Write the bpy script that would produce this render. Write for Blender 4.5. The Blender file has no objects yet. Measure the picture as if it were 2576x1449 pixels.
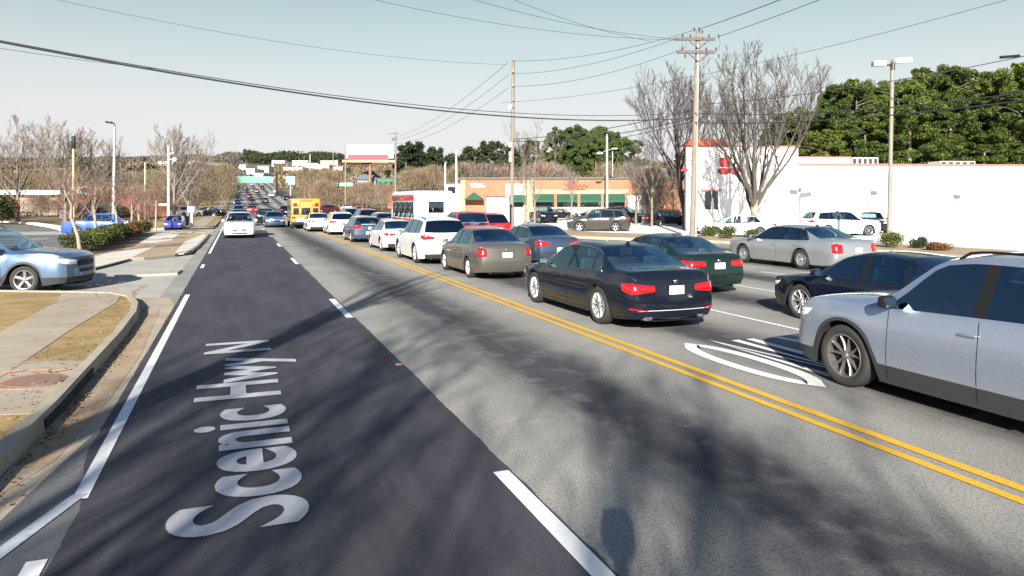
import bpy, bmesh, math, random
import numpy as np
from mathutils import Vector, Matrix
R = math.radians
scene = bpy.context.scene
COL = scene.collection
# ---------------------------------------------------------------- camera model
F, VX, VY, UC, CAMH = 1800.0, 595.0, 508.0, 1288.0, 2.3
PSI = math.atan((UC - VX) / F)
CS, SN = math.cos(PSI), math.sin(PSI)
def G(u, v, z=0.0):
    d = F * (CAMH - z) / (v - VY); l = (u - UC) / F * d
    return (l * CS + d * SN, d * CS - l * SN)
def A(u, d):
    l = (u - UC) / F * d
    return (l * CS + d * SN, d * CS - l * SN)
def Z(v, d): return CAMH - (v - VY) / F * d
def P3(u, v, d):
    x, y = A(u, d); return Vector((x, y, Z(v, d)))
_PK = [(-300, 0), (75, 0), (110, .15), (150, .5), (200, 1.4), (260, 4), (330, 7.5), (400, 11), (500, 16.5), (600, 22), (800, 35),
       (1000, 48), (1200, 61), (1600, 90), (2000, 112), (2600, 138), (3600, 175)]
def prof(y):
    return float(np.interp(y, [k[0] for k in _PK], [k[1] for k in _PK]))
def terr(x, y):
    p = prof(y)
    return p * (1 - .16 * min(1, max(0, -x - 20) / 300)) if x < 0 else p
# ---------------------------------------------------------------- objects
def tag(o, label=None, cat=None, group=None, kind=None):
    if label: o['label'] = label
    if cat: o['category'] = cat
    if group: o['group'] = group
    if kind: o['kind'] = kind
    return o
def empty(name, loc=(0, 0, 0), rz=0, label=None, cat=None, group=None):
    o = bpy.data.objects.new(name, None); COL.objects.link(o)
    o.empty_display_size = .3
    o.location = loc; o.rotation_euler = (0, 0, rz)
    return tag(o, label, cat, group)
def mkobj(name, me, parent=None, loc=None):
    o = bpy.data.objects.new(name, me); COL.objects.link(o)
    if parent is not None: o.parent = parent
    if loc: o.location = loc
    return o
def children(o, idx={}):
    return [c for c in o.children]
def copy_tree(o, parent=None, remat=None):
    c = o.copy(); COL.objects.link(c); c.parent = parent
    if remat:
        for i, s in enumerate(c.material_slots):
            if s.material and s.material.name in remat:
                nm_ = s.material.name; s.link = 'OBJECT'; s.material = remat[nm_]
    for ch in list(o.children): copy_tree(ch, c, remat)
    return c
class MB:
    def __init__(s): s.v = []; s.f = []; s.m = []; s.mats = []
    def mi(s, mat):
        if mat not in s.mats: s.mats.append(mat)
        return s.mats.index(mat)
    def add(s, vs, fs, mat=None):
        b = len(s.v); s.v += [tuple(v) for v in vs]
        k = s.mi(mat) if mat is not None else 0
        for f in fs: s.f.append(tuple(b + i for i in f)); s.m.append(k)
    def box(s, c, d, mat=None, rz=0, M=None):
        x, y, z = d[0] / 2, d[1] / 2, d[2] / 2
        vs = [Vector((i * x, j * y, k * z)) for i in (-1, 1) for j in (-1, 1) for k in (-1, 1)]
        m = M if M is not None else Matrix.Rotation(rz, 3, 'Z')
        vs = [m @ v + Vector(c) for v in vs]
        s.add(vs, [(0, 1, 3, 2), (4, 6, 7, 5), (0, 4, 5, 1), (2, 3, 7, 6), (0, 2, 6, 4), (1, 5, 7, 3)], mat)
    def rbox(s, c, d, r=.03, mat=None, rz=0, seg=2, M=None):
        bm = bmesh.new(); bmesh.ops.create_cube(bm, size=1)
        for v in bm.verts: v.co = Vector((v.co.x * d[0], v.co.y * d[1], v.co.z * d[2]))
        bmesh.ops.bevel(bm, geom=bm.edges[:], offset=min(r, min(d) * .49), segments=seg, affect='EDGES', profile=.5)
        m = M if M is not None else Matrix.Rotation(rz, 3, 'Z')
        bm.verts.index_update()
        s.add([m @ v.co + Vector(c) for v in bm.verts], [[v.index for v in f.verts] for f in bm.faces], mat); bm.free()
    def tube(s, pts, rad, n=8, mat=None, cap=True):
        pts = [Vector(p) for p in pts]
        if not isinstance(rad, (list, tuple)): rad = [rad] * len(pts)
        b = len(s.v); k = s.mi(mat) if mat is not None else 0
        prev = None
        for i, p in enumerate(pts):
            t = (pts[min(i + 1, len(pts) - 1)] - pts[max(i - 1, 0)])
            if t.length < 1e-9: t = Vector((0, 0, 1))
            t.normalize()
            if prev is None:
                a = t.cross(Vector((0, 0, 1)))
                if a.length < .1: a = t.cross(Vector((1, 0, 0)))
            else: a = prev - t * prev.dot(t)
            a.normalize(); prev = a; c = t.cross(a)
            for j in range(n):
                q = 2 * math.pi * j / n
                s.v.append(tuple(p + (a * math.cos(q) + c * math.sin(q)) * rad[i]))
        for i in range(len(pts) - 1):
            for j in range(n):
                j2 = (j + 1) % n
                s.f.append((b + i * n + j, b + i * n + j2, b + (i + 1) * n + j2, b + (i + 1) * n + j)); s.m.append(k)
        if cap:
            s.f.append(tuple(b + j for j in reversed(range(n)))); s.m.append(k)
            s.f.append(tuple(b + (len(pts) - 1) * n + j for j in range(n))); s.m.append(k)
    def lathe(s, prof, n=24, mat=None, M=None, close=False):
        # prof: (r, h) around z, M maps to place
        M = M or Matrix.Identity(4)
        b = len(s.v); k = s.mi(mat) if mat is not None else 0
        for (r, h) in prof:
            for j in range(n):
                q = 2 * math.pi * j / n
                s.v.append(tuple(M @ Vector((r * math.cos(q), r * math.sin(q), h))))
        m = len(prof)
        for i in range(m if close else m - 1):
            i2 = (i + 1) % m
            for j in range(n):
                j2 = (j + 1) % n
                s.f.append((b + i * n + j, b + i * n + j2, b + i2 * n + j2, b + i2 * n + j)); s.m.append(k)
    def prism(s, poly, z0, z1, mat=None):
        n = len(poly)
        vs = [(p[0], p[1], z0) for p in poly] + [(p[0], p[1], z1) for p in poly]
        fs = [tuple(range(n, 2 * n)), tuple(reversed(range(n)))] + [(i, (i + 1) % n, n + (i + 1) % n, n + i) for i in range(n)]
        s.add(vs, fs, mat)
    def mesh(s, name, mat=None, smooth=False, angle=40):
        me = bpy.data.meshes.new(name); me.from_pydata(s.v, [], s.f)
        mats = s.mats if s.mats else [mat]
        for m in mats:
            if m is not None: me.materials.append(m)
        if len(mats) > 1: me.polygons.foreach_set('material_index', s.m)
        if smooth:
            me.polygons.foreach_set('use_smooth', [True] * len(me.polygons))
            me.set_sharp_from_angle(angle=R(angle))
        me.update(); return me
    def build(s, name, mat=None, parent=None, smooth=False, angle=40, loc=None):
        return mkobj(name, s.mesh(name, mat, smooth, angle), parent, loc)
def fast_mesh(name, V, Fq, mats, smooth=False, mi=None):
    me = bpy.data.meshes.new(name)
    n = len(Fq); k = Fq.shape[1]
    me.vertices.add(len(V)); me.vertices.foreach_set('co', np.ascontiguousarray(V, dtype=np.float32).ravel())
    me.loops.add(n * k); me.loops.foreach_set('vertex_index', np.ascontiguousarray(Fq, dtype=np.int32).ravel())
    me.polygons.add(n); me.polygons.foreach_set('loop_start', np.arange(0, n * k, k, dtype=np.int32))
    for m in mats: me.materials.append(m)
    if mi is not None: me.polygons.foreach_set('material_index', np.ascontiguousarray(mi, dtype=np.int32))
    if smooth: me.polygons.foreach_set('use_smooth', [True] * n)
    me.update(calc_edges=True); return me
# ---------------------------------------------------------------- materials
def nodes(name):
    m = bpy.data.materials.new(name); m.use_nodes = True
    nt = m.node_tree; return m, nt, nt.nodes['Principled BSDF']
def nd(nt, typ, **kw):
    n = nt.nodes.new(typ)
    for k, v in kw.items():
        if hasattr(n, k) and not k[0].isupper(): setattr(n, k, v)
        else: n.inputs[k.replace('_', ' ')].default_value = v
    return n
def rgba(c): return (c[0], c[1], c[2], 1)
def noise(nt, scale, detail=3, rough=.55, coord='Object', stretch=None):
    tc = nt.nodes.new('ShaderNodeTexCoord'); n = nt.nodes.new('ShaderNodeTexNoise')
    n.inputs['Scale'].default_value = scale; n.inputs['Detail'].default_value = detail; n.inputs['Roughness'].default_value = rough
    if stretch:
        mp = nt.nodes.new('ShaderNodeMapping'); mp.inputs['Scale'].default_value = stretch
        nt.links.new(tc.outputs[coord], mp.inputs[0]); nt.links.new(mp.outputs[0], n.inputs['Vector'])
    else: nt.links.new(tc.outputs[coord], n.inputs['Vector'])
    return n.outputs['Fac']
def ramp(nt, fac, stops):
    r = nt.nodes.new('ShaderNodeValToRGB'); e = r.color_ramp.elements
    while len(e) < len(stops): e.new(.5)
    for i, (p, c) in enumerate(stops): e[i].position = p; e[i].color = rgba(c) if not isinstance(c, float) else (c, c, c, 1)
    nt.links.new(fac, r.inputs[0]); return r.outputs[0]
def mix(nt, fac, a, b, typ='MIX'):
    m = nt.nodes.new('ShaderNodeMix'); m.data_type = 'RGBA'; m.blend_type = typ
    for i, x in ((0, fac), (6, a), (7, b)):
        if isinstance(x, (int, float)): m.inputs[i].default_value = x
        elif isinstance(x, tuple): m.inputs[i].default_value = rgba(x)
        else: nt.links.new(x, m.inputs[i])
    return m.outputs[2]
def math_(nt, op, a, b=0.0, c=0.0):
    m = nt.nodes.new('ShaderNodeMath'); m.operation = op
    for i, x in enumerate((a, b, c)):
        if isinstance(x, (int, float)): m.inputs[i].default_value = x
        else: nt.links.new(x, m.inputs[i])
    return m.outputs[0]
def bump(nt, b, fac, strength=.3, dist=.02):
    n = nt.nodes.new('ShaderNodeBump'); n.inputs['Strength'].default_value = strength; n.inputs['Distance'].default_value = dist
    nt.links.new(fac, n.inputs['Height']); nt.links.new(n.outputs[0], b.inputs['Normal'])
def mat(name, col, rough=.6, metal=0, coat=0, var=0, vscale=3, spec=.5, emit=None, bmp=0, bscale=60):
    m, nt, b = nodes(name)
    b.inputs['Base Color'].default_value = rgba(col); b.inputs['Roughness'].default_value = rough
    b.inputs['Metallic'].default_value = metal; b.inputs['Coat Weight'].default_value = coat; b.inputs['Coat Roughness'].default_value = .04
    b.inputs['Specular IOR Level'].default_value = spec
    if var:
        f = noise(nt, vscale, 4, .6)
        c = mix(nt, f, tuple(x * (1 - var) for x in col), tuple(min(1, x * (1 + var)) for x in col))
        nt.links.new(c, b.inputs['Base Color'])
    if bmp: bump(nt, b, noise(nt, bscale, 3), bmp, .01)
    if emit: b.inputs['Emission Color'].default_value = rgba(col); b.inputs['Emission Strength'].default_value = emit
    return m
def paint(name, col, metal=.0, rough=.32):
    dk = max(col) < .06
    m, nt, b = nodes(name)
    n = noise(nt, 1.3, 3, .6); dust = noise(nt, 9, 4, .7)
    c = mix(nt, math_(nt, 'MULTIPLY', n, .012 if dk else .10), col, (.32, .30, .27))
    nt.links.new(c, b.inputs['Base Color'])
    b.inputs['Metallic'].default_value = metal
    nt.links.new(math_(nt, 'MULTIPLY_ADD', dust, .05 if dk else .12, .10 if dk else rough - .06), b.inputs['Roughness'])
    b.inputs['Coat Weight'].default_value = .38 if dk else .8; b.inputs['Specular IOR Level'].default_value = .3 if dk else .5; b.inputs['Coat Roughness'].default_value = .05
    return m
def glassmat(name, tint, refl=1.0):
    m = bpy.data.materials.new(name); m.use_nodes = True; nt = m.node_tree; nt.nodes.clear()
    o = nt.nodes.new('ShaderNodeOutputMaterial'); t = nt.nodes.new('ShaderNodeBsdfTransparent'); g = nt.nodes.new('ShaderNodeBsdfGlossy')
    t.inputs[0].default_value = rgba(tint); g.inputs['Roughness'].default_value = .03; g.inputs[0].default_value = (.62 * refl, .90 * refl, 1.0 * refl, 1)
    fr = nt.nodes.new('ShaderNodeFresnel'); fr.inputs[0].default_value = 1.5
    mx = nt.nodes.new('ShaderNodeMixShader')
    nt.links.new(math_(nt, 'MULTIPLY_ADD', fr.outputs[0], 1.0, .14), mx.inputs[0])
    nt.links.new(t.outputs[0], mx.inputs[1]); nt.links.new(g.outputs[0], mx.inputs[2]); nt.links.new(mx.outputs[0], o.inputs[0])
    return m
MT = {}
MT['glass'] = glassmat('tinted_glass', (.90, .97, .94)); MT['dglass'] = glassmat('dark_glass', (.06, .08, .10)); MT['mglass'] = glassmat('mid_glass', (.55, .70, .72))
MT['trim'] = mat('black_trim', (.010, .010, .011), .5, spec=.25); MT['rubber'] = mat('tyre_rubber', (.022, .021, .020), .8, var=.3, vscale=20)
MT['cladding'] = mat('grey_cladding', (.032, .034, .038), .6, spec=.3); MT['chrome'] = mat('chrome', (.75, .75, .75), .12, 1)
MT['alloy'] = mat('alloy', (.50, .50, .51), .30, .85, var=.15, vscale=15); MT['alloy_dark'] = mat('alloy_dark', (.20, .19, .18), .32, .7)
MT['tail'] = mat('tail_lens', (.42, .003, .006), .10, coat=1, emit=.10); MT['tail_dim'] = mat('tail_lens_dim', (.22, .006, .010), .12, coat=1)
MT['clear'] = mat('clear_lens', (.72, .74, .76), .08, .3, coat=1); MT['amber'] = mat('amber_lens', (.65, .20, .02), .2, coat=1)
MT['plate'] = mat('plate', (.78, .78, .80), .5, var=.08, vscale=12)
MT['beige'] = mat('beige_seat', (.84, .82, .62), .7); MT['dark_in'] = mat('dark_cabin', (.05, .05, .055), .8); MT['grey_in'] = mat('grey_seat', (.42, .42, .41), .8)
MT['under'] = mat('underbody', (.010, .010, .011), .9)
MT['white'] = mat('white_enamel', (.80, .80, .79), .4, var=.04)
MT['steel'] = mat('galvanised', (.42, .43, .44), .45, .5, var=.15, vscale=4)
# ================================================================ vehicles
def pchip(xs, ys):
    xs = np.array(xs, float); ys = np.array(ys, float); h = np.diff(xs); d = np.diff(ys) / h; m = np.zeros(len(xs))
    for i in range(1, len(xs) - 1):
        if d[i - 1] * d[i] > 0:
            w1 = 2 * h[i] + h[i - 1]; w2 = h[i] + 2 * h[i - 1]
            m[i] = (w1 + w2) / (w1 / d[i - 1] + w2 / d[i])
    m[0] = d[0]; m[-1] = d[-1]
    def f(x):
        x = np.clip(np.asarray(x, float), xs[0], xs[-1]); i = np.clip(np.searchsorted(xs, x) - 1, 0, len(h) - 1)
        t = (x - xs[i]) / h[i]
        return (ys[i] * (1 + 2 * t) * (1 - t) ** 2 + h[i] * m[i] * t * (1 - t) ** 2 + ys[i + 1] * t * t * (3 - 2 * t) + h[i] * m[i + 1] * t * t * (t - 1))
    return f
SPECS = {
 'sedan': dict(L=4.9, H=1.46, W=1.84,
  s=[-2.45, -2.36, -1.74, -1.30, -1.08, -1.03, -.14, -.02, .48, 1.16, 2.05, 2.33, 2.45],
  belt=[.86, .92, .95, .95, .94, .94, .915, .91, .895, .87, .78, .70, .62],
  wid=[.84, .93, .985, 1, 1, 1, 1, 1, 1, .99, .955, .88, .74],
  ctr=[(-2.43, .955), (-2.36, 1.02), (-1.90, 1.07), (-1.02, 1.395), (-.90, 1.42), (-.85, 1.425), (-.14, 1.46), (-.02, 1.46), (.52, 1.385), (1.36, .99), (2.05, .865), (2.36, .76), (2.46, .65)],
  r5=[None, None, (-1.76, .995), (-1.46, .985), (-1.10, .97), (-1.05, .968), (-.12, .94), (0, .935), (.55, .92), (1.06, .905), None, None, None],
  r6=[None, None, (-1.72, 1.03), (-1.16, 1.285), (-.98, 1.335), (-.93, 1.345), (-.14, 1.385), (-.02, 1.385), (.44, 1.325), (1.13, .93), None, None, None],
  wt=.62, glass=(3, 9), rw=(2, 3)),
 'suv': dict(L=4.75, H=1.72, W=1.90,
  s=[-2.375, -2.33, -2.22, -1.93, -1.22, -1.12, -.22, -.08, .42, 1.05, 1.98, 2.27, 2.375],
  belt=[1.00, 1.06, 1.10, 1.10, 1.08, 1.08, 1.05, 1.045, 1.03, 1.01, .985, .92, .84],
  wid=[.86, .93, .97, .99, 1, 1, 1, 1, 1, .99, .975, .93, .85],
  ctr=[(-2.36, 1.08), (-2.35, 1.12), (-2.32, 1.15), (-2.02, 1.60), (-1.25, 1.695), (-1.12, 1.70), (-.22, 1.72), (-.08, 1.72), (.46, 1.65), (1.28, 1.13), (1.98, 1.075), (2.29, 1.01), (2.40, .92)],
  r5=[None, None, (-2.2, 1.135), (-1.98, 1.14), (-1.28, 1.12), (-1.17, 1.115), (-.20, 1.085), (-.06, 1.08), (.50, 1.06), (.98, 1.04), None, None, None],
  r6=[None, None, (-2.2, 1.16), (-1.80, 1.525), (-1.18, 1.585), (-1.08, 1.59), (-.22, 1.61), (-.08, 1.61), (.36, 1.565), (1.04, 1.065), None, None, None],
  wt=.645, glass=(3, 9), rw=(2, 3)),
 'pickup': dict(L=5.6, H=1.86, W=1.96,
  s=[-2.8, -2.74, -1.02, -.86, -.42, -.36, .28, .38, .88, 1.42, 2.42, 2.70, 2.80],
  belt=[1.16, 1.19, 1.20, 1.20, 1.18, 1.18, 1.15, 1.15, 1.13, 1.11, 1.08, .98, .86],
  wid=[.93, .965, .985, .985, 1, 1, 1, 1, 1, .99, .97, .93, .84],
  ctr=[(-2.79, 1.19), (-2.74, 1.195), (-1.02, 1.20), (-.82, 1.76), (-.5, 1.83), (-.42, 1.84), (.28, 1.86), (.38, 1.86), (.86, 1.79), (1.60, 1.26), (2.42, 1.17), (2.73, 1.08), (2.82, .94)],
  r5=[None, None, (-1.0, 1.21), (-.86, 1.23), (-.44, 1.22), (-.38, 1.22), (.30, 1.19), (.40, 1.185), (.92, 1.17), (1.34, 1.15), None, None, None],
  r6=[None, None, (-.98, 1.22), (-.76, 1.66), (-.44, 1.71), (-.38, 1.72), (.28, 1.745), (.38, 1.745), (.80, 1.70), (1.40, 1.18), None, None, None],
  wt=.67, glass=(3, 9), rw=(2, 3)),
}
class Car:
    """Structured loft: rails (front view) x stations (side view). Local frame: +y forward, z up, origin on the ground."""
    def __init__(c, kind, L=None, W=None, H=None, wb=2.8, fo=.9, wr=.34, zf=.19, tail=0, boxy=0, ww=.235, roofrear=0):
        sp = SPECS[kind]; c.kind = kind
        c.L = L or sp['L']; c.W = W or sp['W']; c.H = H or sp['H']
        ky = c.L / sp['L']; kz = c.H / sp['H']; hw = c.W / 2
        c.ky, c.kz, c.hw, c.zf, c.wr, c.ww = ky, kz, hw, zf, wr, ww
        s = np.array(sp['s']) * ky; c.sk = s
        belt = np.array(sp['belt']) * kz; wid = np.array(sp['wid']); wid = 1 - (1 - wid) * (1 - boxy)
        c.fw = c.L / 2 - fo; c.rwy = c.fw - wb
        belt_f = pchip(s, belt); c.belt_f = belt_f
        wid_f = pchip(s, wid); c.wid_f = wid_f
        Ra = wr + .055
        # stations
        st = set()
        for a, b in zip(s[:-1], s[1:]):
            n = max(1, int(math.ceil((b - a) / .13)))
            for i in range(n): st.add(round(a + (b - a) * i / n, 4))
        st.add(round(s[-1], 4))
        for wc in (c.fw, c.rwy):
            ymax = math.sqrt(max(.01, Ra ** 2 - (wr - zf) ** 2)) if wr > zf else Ra
            st = {q for q in st if abs(q - wc) > ymax + .03 or any(abs(q - k) < 1e-3 for k in s)}
            for i in range(15):
                st.add(round(wc - ymax * math.cos(math.pi * i / 14), 4))
        S = np.array(sorted(st)); keep = [0]
        for i in range(1, len(S)):
            if S[i] - S[keep[-1]] > .012: keep.append(i)
            elif any(abs(S[i] - k) < 1e-3 for k in s): keep[-1] = i
        S = S[keep]; c.S = S
        c.kidx = [int(np.argmin(abs(S - k))) for k in s]
        w = wid_f(S) * hw; B = belt_f(S)
        arch = np.full(len(S), zf)
        for wc in (c.fw, c.rwy):
            dy = abs(S - wc); m = dy < Ra
            arch[m] = np.maximum(arch[m], wr + np.sqrt(np.maximum(0, Ra ** 2 - dy[m] ** 2)))
        c.arch = arch
        # raise lower edge at both ends
        endlift = .05 * np.clip((abs(S) - (c.L / 2 - .55)) / .55, 0, 1); arch = arch + endlift * (arch < zf + .01)
        zc = [zf, .40 * kz ** .5, .58 * kz, .78 * kz]
        fr = [0, .22, .48, .76]
        xo = [-.035, .0, .004, -.012]
        rails = {}
        n = len(S)
        inner = w - ww - .06
        rails['a'] = np.stack([np.zeros(n), S, np.full(n, zf)], 1)
        rails['b'] = np.stack([np.maximum(.1, inner), S, np.full(n, zf)], 1)
        rails['c'] = np.stack([np.maximum(.1, inner), S, arch], 1)
        lips = (arch > zf + .06)
        for k in range(4):
            z = np.maximum(zc[k] + (0 if k else 0), arch + (B - arch) * fr[k] * .9)
            if k == 0: z = arch
            x = w + xo[k]
            near = np.clip(1 - (z - arch) / .14, 0, 1) * lips
            x = x + near * .035 * (k == 0) + near * .012
            rails['l%d' % k] = np.stack([x, S, z], 1)
        rails['l4'] = np.stack([w - .045, S, B], 1)
        # upper rails
        ctr = [(a * ky, b * kz) for a, b in sp['ctr']]
        if roofrear: ctr = [(a, b) if i != 3 else (a, b + roofrear) for i, (a, b) in enumerate(ctr)]
        if tail: ctr = [(a, b + (tail if i <= 1 else 0)) for i, (a, b) in enumerate(ctr)]
        P = {5: [], 6: [], 7: [], 8: [], 9: []}
        wt = sp['wt'] * hw / .92
        beltmid = B.mean(); top = c.H
        for i in range(13):
            cy, cz = ctr[i]; bw = wid[i] * hw; bz = belt[i]
            if sp['r5'][i]:
                y5, z5 = sp['r5'][i][0] * ky, sp['r5'][i][1] * kz; y6, z6 = sp['r6'][i][0] * ky, sp['r6'][i][1] * kz
                if roofrear and i == 3: z6 += roofrear
                x5 = bw - .06
                x6 = bw - .07 - (bw - .07 - wt) * max(0, min(1, (z6 - bz) / (top * .93 - bz)))
                crown = .035 if 3 <= i <= 8 else .022
                if i == 2: x6 = bw - .10; y6 = min(y6, s[2] + .02)
                z7 = max(cz - crown, z6 + .012)
                x7 = x6 - (.055 if i != 2 else .05)
                lag = {9: -.13, 8: -.07, 3: .05, 2: .09}.get(i, 0)
                if kind != 'sedan' and i == 2: lag = .05
                y7 = cy + lag
                P[5].append((x5, y5, z5)); P[6].append((x6, y6, z6)); P[7].append((x7, y7, z7))
                P[8].append((x7 * .55, cy + lag * .28, cz - (cz - z7) * .25)); P[9].append((0, cy, cz))
            else:
                yy = s[i]
                for r_, fx, fz, fy in ((5, .945, .38, .15), (6, .87, .62, .35), (7, .74, .82, .6), (8, .42, .96, .9), (9, 0, 1, 1)):
                    P[r_].append((bw * fx if r_ < 9 else 0, yy + (cy - yy) * fy, bz + (cz - bz) * fz))
        for r_ in P:
            a = np.array(P[r_]); rails['u%d' % r_] = np.stack([pchip(s, a[:, q])(S) for q in range(3)], 1)
        c.order = ['a', 'b', 'c', 'l0', 'l1', 'l2', 'l3', 'l4', 'u5', 'u6', 'u7', 'u8', 'u9']
        c.rails = rails
        # bumper profiles + plan curvature of the end caps
        prof_r = {'l0': .05, 'l1': -.035, 'l2': -.03, 'l3': .02, 'l4': .035, 'u5': .045, 'u6': .045, 'u7': .045, 'u8': .045, 'u9': .045, 'a': .05, 'b': .05, 'c': .05}
        if kind != 'sedan': prof_r.update({'l2': -.02, 'l3': -.005, 'l4': .0, 'u5': 0, 'u6': 0, 'u7': 0, 'u8': 0, 'u9': 0})
        bulge_r, bulge_f = .09, .17
        if kind == 'pickup': bulge_r = .03; prof_r = {k: (0 if k[0] != 'l' or k == 'l4' or k == 'l3' else -.03) for k in prof_r}
        c.bulge = {0: bulge_r, 1: bulge_f}
        for e, sg in ((0, 1), (1, -1)):
            for k in c.order:
                a = rails[k]
                for t, wgt in ((0, 1.0), (1, .5), (2, .18)):
                    i = t if e == 0 else n - 1 - t
                    cc = min(1, a[i, 0] / max(.1, w[0 if e == 0 else n - 1]))
                    a[i, 1] += sg * prof_r[k] * wgt * (1 if e == 0 else .8) - sg * c.bulge[e] * (1 - cc * cc) * wgt * (1 if k[0] != 'u' or True else 0)
        c.n = n; c.w = w
    def cap(c, e):
        """rows of points across the end, from lip up; each row = list of points left->right"""
        i = 0 if e == 0 else c.n - 1; sg = -1 if e == 0 else 1
        arc = [c.rails[k][i] for k in ('l4', 'u5', 'u6', 'u7', 'u8', 'u9')]
        cs = [p[0] / arc[0][0] for p in arc]; cols = [-q for q in cs[:-1]] + [0] + [q for q in reversed(cs[:-1])]
        rows = []
        for k in ('l0', 'l1', 'l2', 'l3', 'l4'):
            p = c.rails[k][i]
            rows.append([Vector((p[0] * q, p[1] + sg * c.bulge[e] * (1 - q * q), p[2])) for q in cols])
        rows.append([Vector((-p[0], p[1], p[2])) for p in arc[:-1]] + [Vector(arc[-1])] + [Vector(p) for p in reversed(arc[:-1])])
        return rows
    def contour(c, z, e):
        """points (x>=0 side) from the end centre round the corner along the side at height z"""
        pts = []
        rows = c.cap(e); m = len(rows[0]); mid = m // 2
        for j in range(mid, m):
            col = [r[j] for r in rows]
            pts.append(c._zi(col, z))
        rng = range(1, c.n) if e == 0 else range(c.n - 2, -1, -1)
        for i in rng:
            col = [Vector(c.rails[k][i]) for k in ('l0', 'l1', 'l2', 'l3', 'l4', 'u5')]
            pts.append(c._zi(col, z))
        return pts
    @staticmethod
    def _zi(col, z):
        if z <= col[0].z: return Vector((col[0].x, col[0].y, z))
        for a, b in zip(col[:-1], col[1:]):
            if a.z <= z <= b.z + 1e-6:
                t = (z - a.z) / max(1e-6, b.z - a.z); return a.lerp(b, t)
        return Vector((col[-1].x, col[-1].y, z))
    def skin(c, u, z, e, off=0):
        sg = 1 if u >= 0 else -1; u = abs(u)
        key = (round(z, 3), e)
        cache = c.__dict__.setdefault('_cc', {})
        if key not in cache:
            p = c.contour(z, e); L = [0]
            for a, b in zip(p[:-1], p[1:]): L.append(L[-1] + (Vector((b.x - a.x, b.y - a.y, 0))).length)
            cache[key] = (p, L)
        p, L = cache[key]
        i = min(len(L) - 2, max(0, int(np.searchsorted(L, u)) - 1))
        t = (u - L[i]) / max(1e-6, L[i + 1] - L[i]); q = p[i].lerp(p[i + 1], t)
        i0, i1 = max(0, i - 1), min(len(p) - 1, i + 2)
        d = p[i1] - p[i0]; nrm = Vector((d.y, -d.x, 0)) if e == 0 else Vector((-d.y, d.x, 0))
        if nrm.length > 1e-6: nrm.normalize()
        if nrm.x < -.01 and q.x > .1: nrm = -nrm
        if i == 0 and u < .03: nrm = Vector((0, -1 if e == 0 else 1, 0))
        q = q + nrm * off
        return Vector((q.x * sg, q.y, q.z))
    def patch(c, mb, e, bot, top, off=.012, n=10, m=4, mat=None):
        """bot/top: polylines [(u,z)...] param 0..1 ; patch proud of the skin with skirts"""
        def at(pl, t):
            k = t * (len(pl) - 1); i = min(len(pl) - 2, int(k)); f = k - i
            return pl[i][0] + (pl[i + 1][0] - pl[i][0]) * f, pl[i][1] + (pl[i + 1][1] - pl[i][1]) * f
        g = []
        for r in range(m + 1):
            row = []
            for q in range(n + 1):
                t = q / n; (ua, za), (ub, zb) = at(bot, t), at(top, t); h = r / m
                edge = 0 if (r in (0, m) or q in (0, n)) else 1
                row.append(c.skin(ua + (ub - ua) * h, za + (zb - za) * h, e, off if edge else -.008))
            g.append(row)
        # add shoulder ring: duplicate border slightly proud
        vs = [p for row in g for p in row]
        fs = []
        for r in range(m):
            for q in range(n):
                a = r * (n + 1) + q; f = (a, a + 1, a + n + 2, a + n + 1)
                fs.append(f if e == 0 else f[::-1])
        mb.add(vs, fs, mat)
    def side(c, y, z, off=0):
        S = c.S; i = min(c.n - 2, max(0, int(np.searchsorted(S, y)) - 1)); t = (y - S[i]) / (S[i + 1] - S[i])
        def xs(i):
            col = [Vector(c.rails[k][i]) for k in ('l0', 'l1', 'l2', 'l3', 'l4', 'u5')]
            return c._zi(col, z).x
        return xs(i) * (1 - t) + xs(i + 1) * t + off
    def sidestrip(c, mb, pts, hw_, sg, mat=None, off=.004, vert=False):
        """thin ribbon along (y,z) points on the side"""
        vs, fs = [], []
        for y, z in pts:
            for d in (-hw_, hw_):
                yy, zz = (y + d, z) if vert else (y, z + d)
                vs.append((sg * c.side(yy, zz, off), yy, zz))
        for i in range(len(pts) - 1): fs.append((2 * i, 2 * i + 1, 2 * i + 3, 2 * i + 2))
        mb.add(vs, fs, mat)
    # ------------------------------------------------------------------
    def body_meshes(c, cladding=False, blackpillar=True, lowtrim=False):
        V, idx = [], {}
        names = c.order
        parts = {'body': [], 'underbody': [], 'side_window': [], 'side_window2': [], 'side_window3': [], 'windshield': [], 'rear_window': [], 'lower_cladding': [], 'pillar': []}
        sp = SPECS[c.kind]; K = c.kidx
        g = {}
        for r, k in enumerate(names):
            for i in range(c.n):
                p = c.rails[k][i]
                g[(r, i, 1)] = len(V); V.append((p[0], p[1], p[2]))
                if p[0] < 1e-6: g[(r, i, -1)] = g[(r, i, 1)]
                else: g[(r, i, -1)] = len(V); V.append((-p[0], p[1], p[2]))
        def blk(r, i):
            ka = names[r]
            if ka in ('a', 'b', 'c'): return 'underbody'
            if ka == 'l0' and cladding: return 'lower_cladding'
            if ka == 'u5':
                if K[7] <= i < K[9]: return 'side_window'
                if K[5] <= i < K[6]: return 'side_window2'
                if K[3] <= i < K[4]: return 'side_window3'
                if K[4] <= i < K[5] or K[6] <= i < K[7]: return 'pillar'
            if ka in ('u7', 'u8'):
                if K[8] <= i < K[9]: return 'windshield'
                if K[2] <= i < K[3]: return 'rear_window'
            return 'body'
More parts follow.
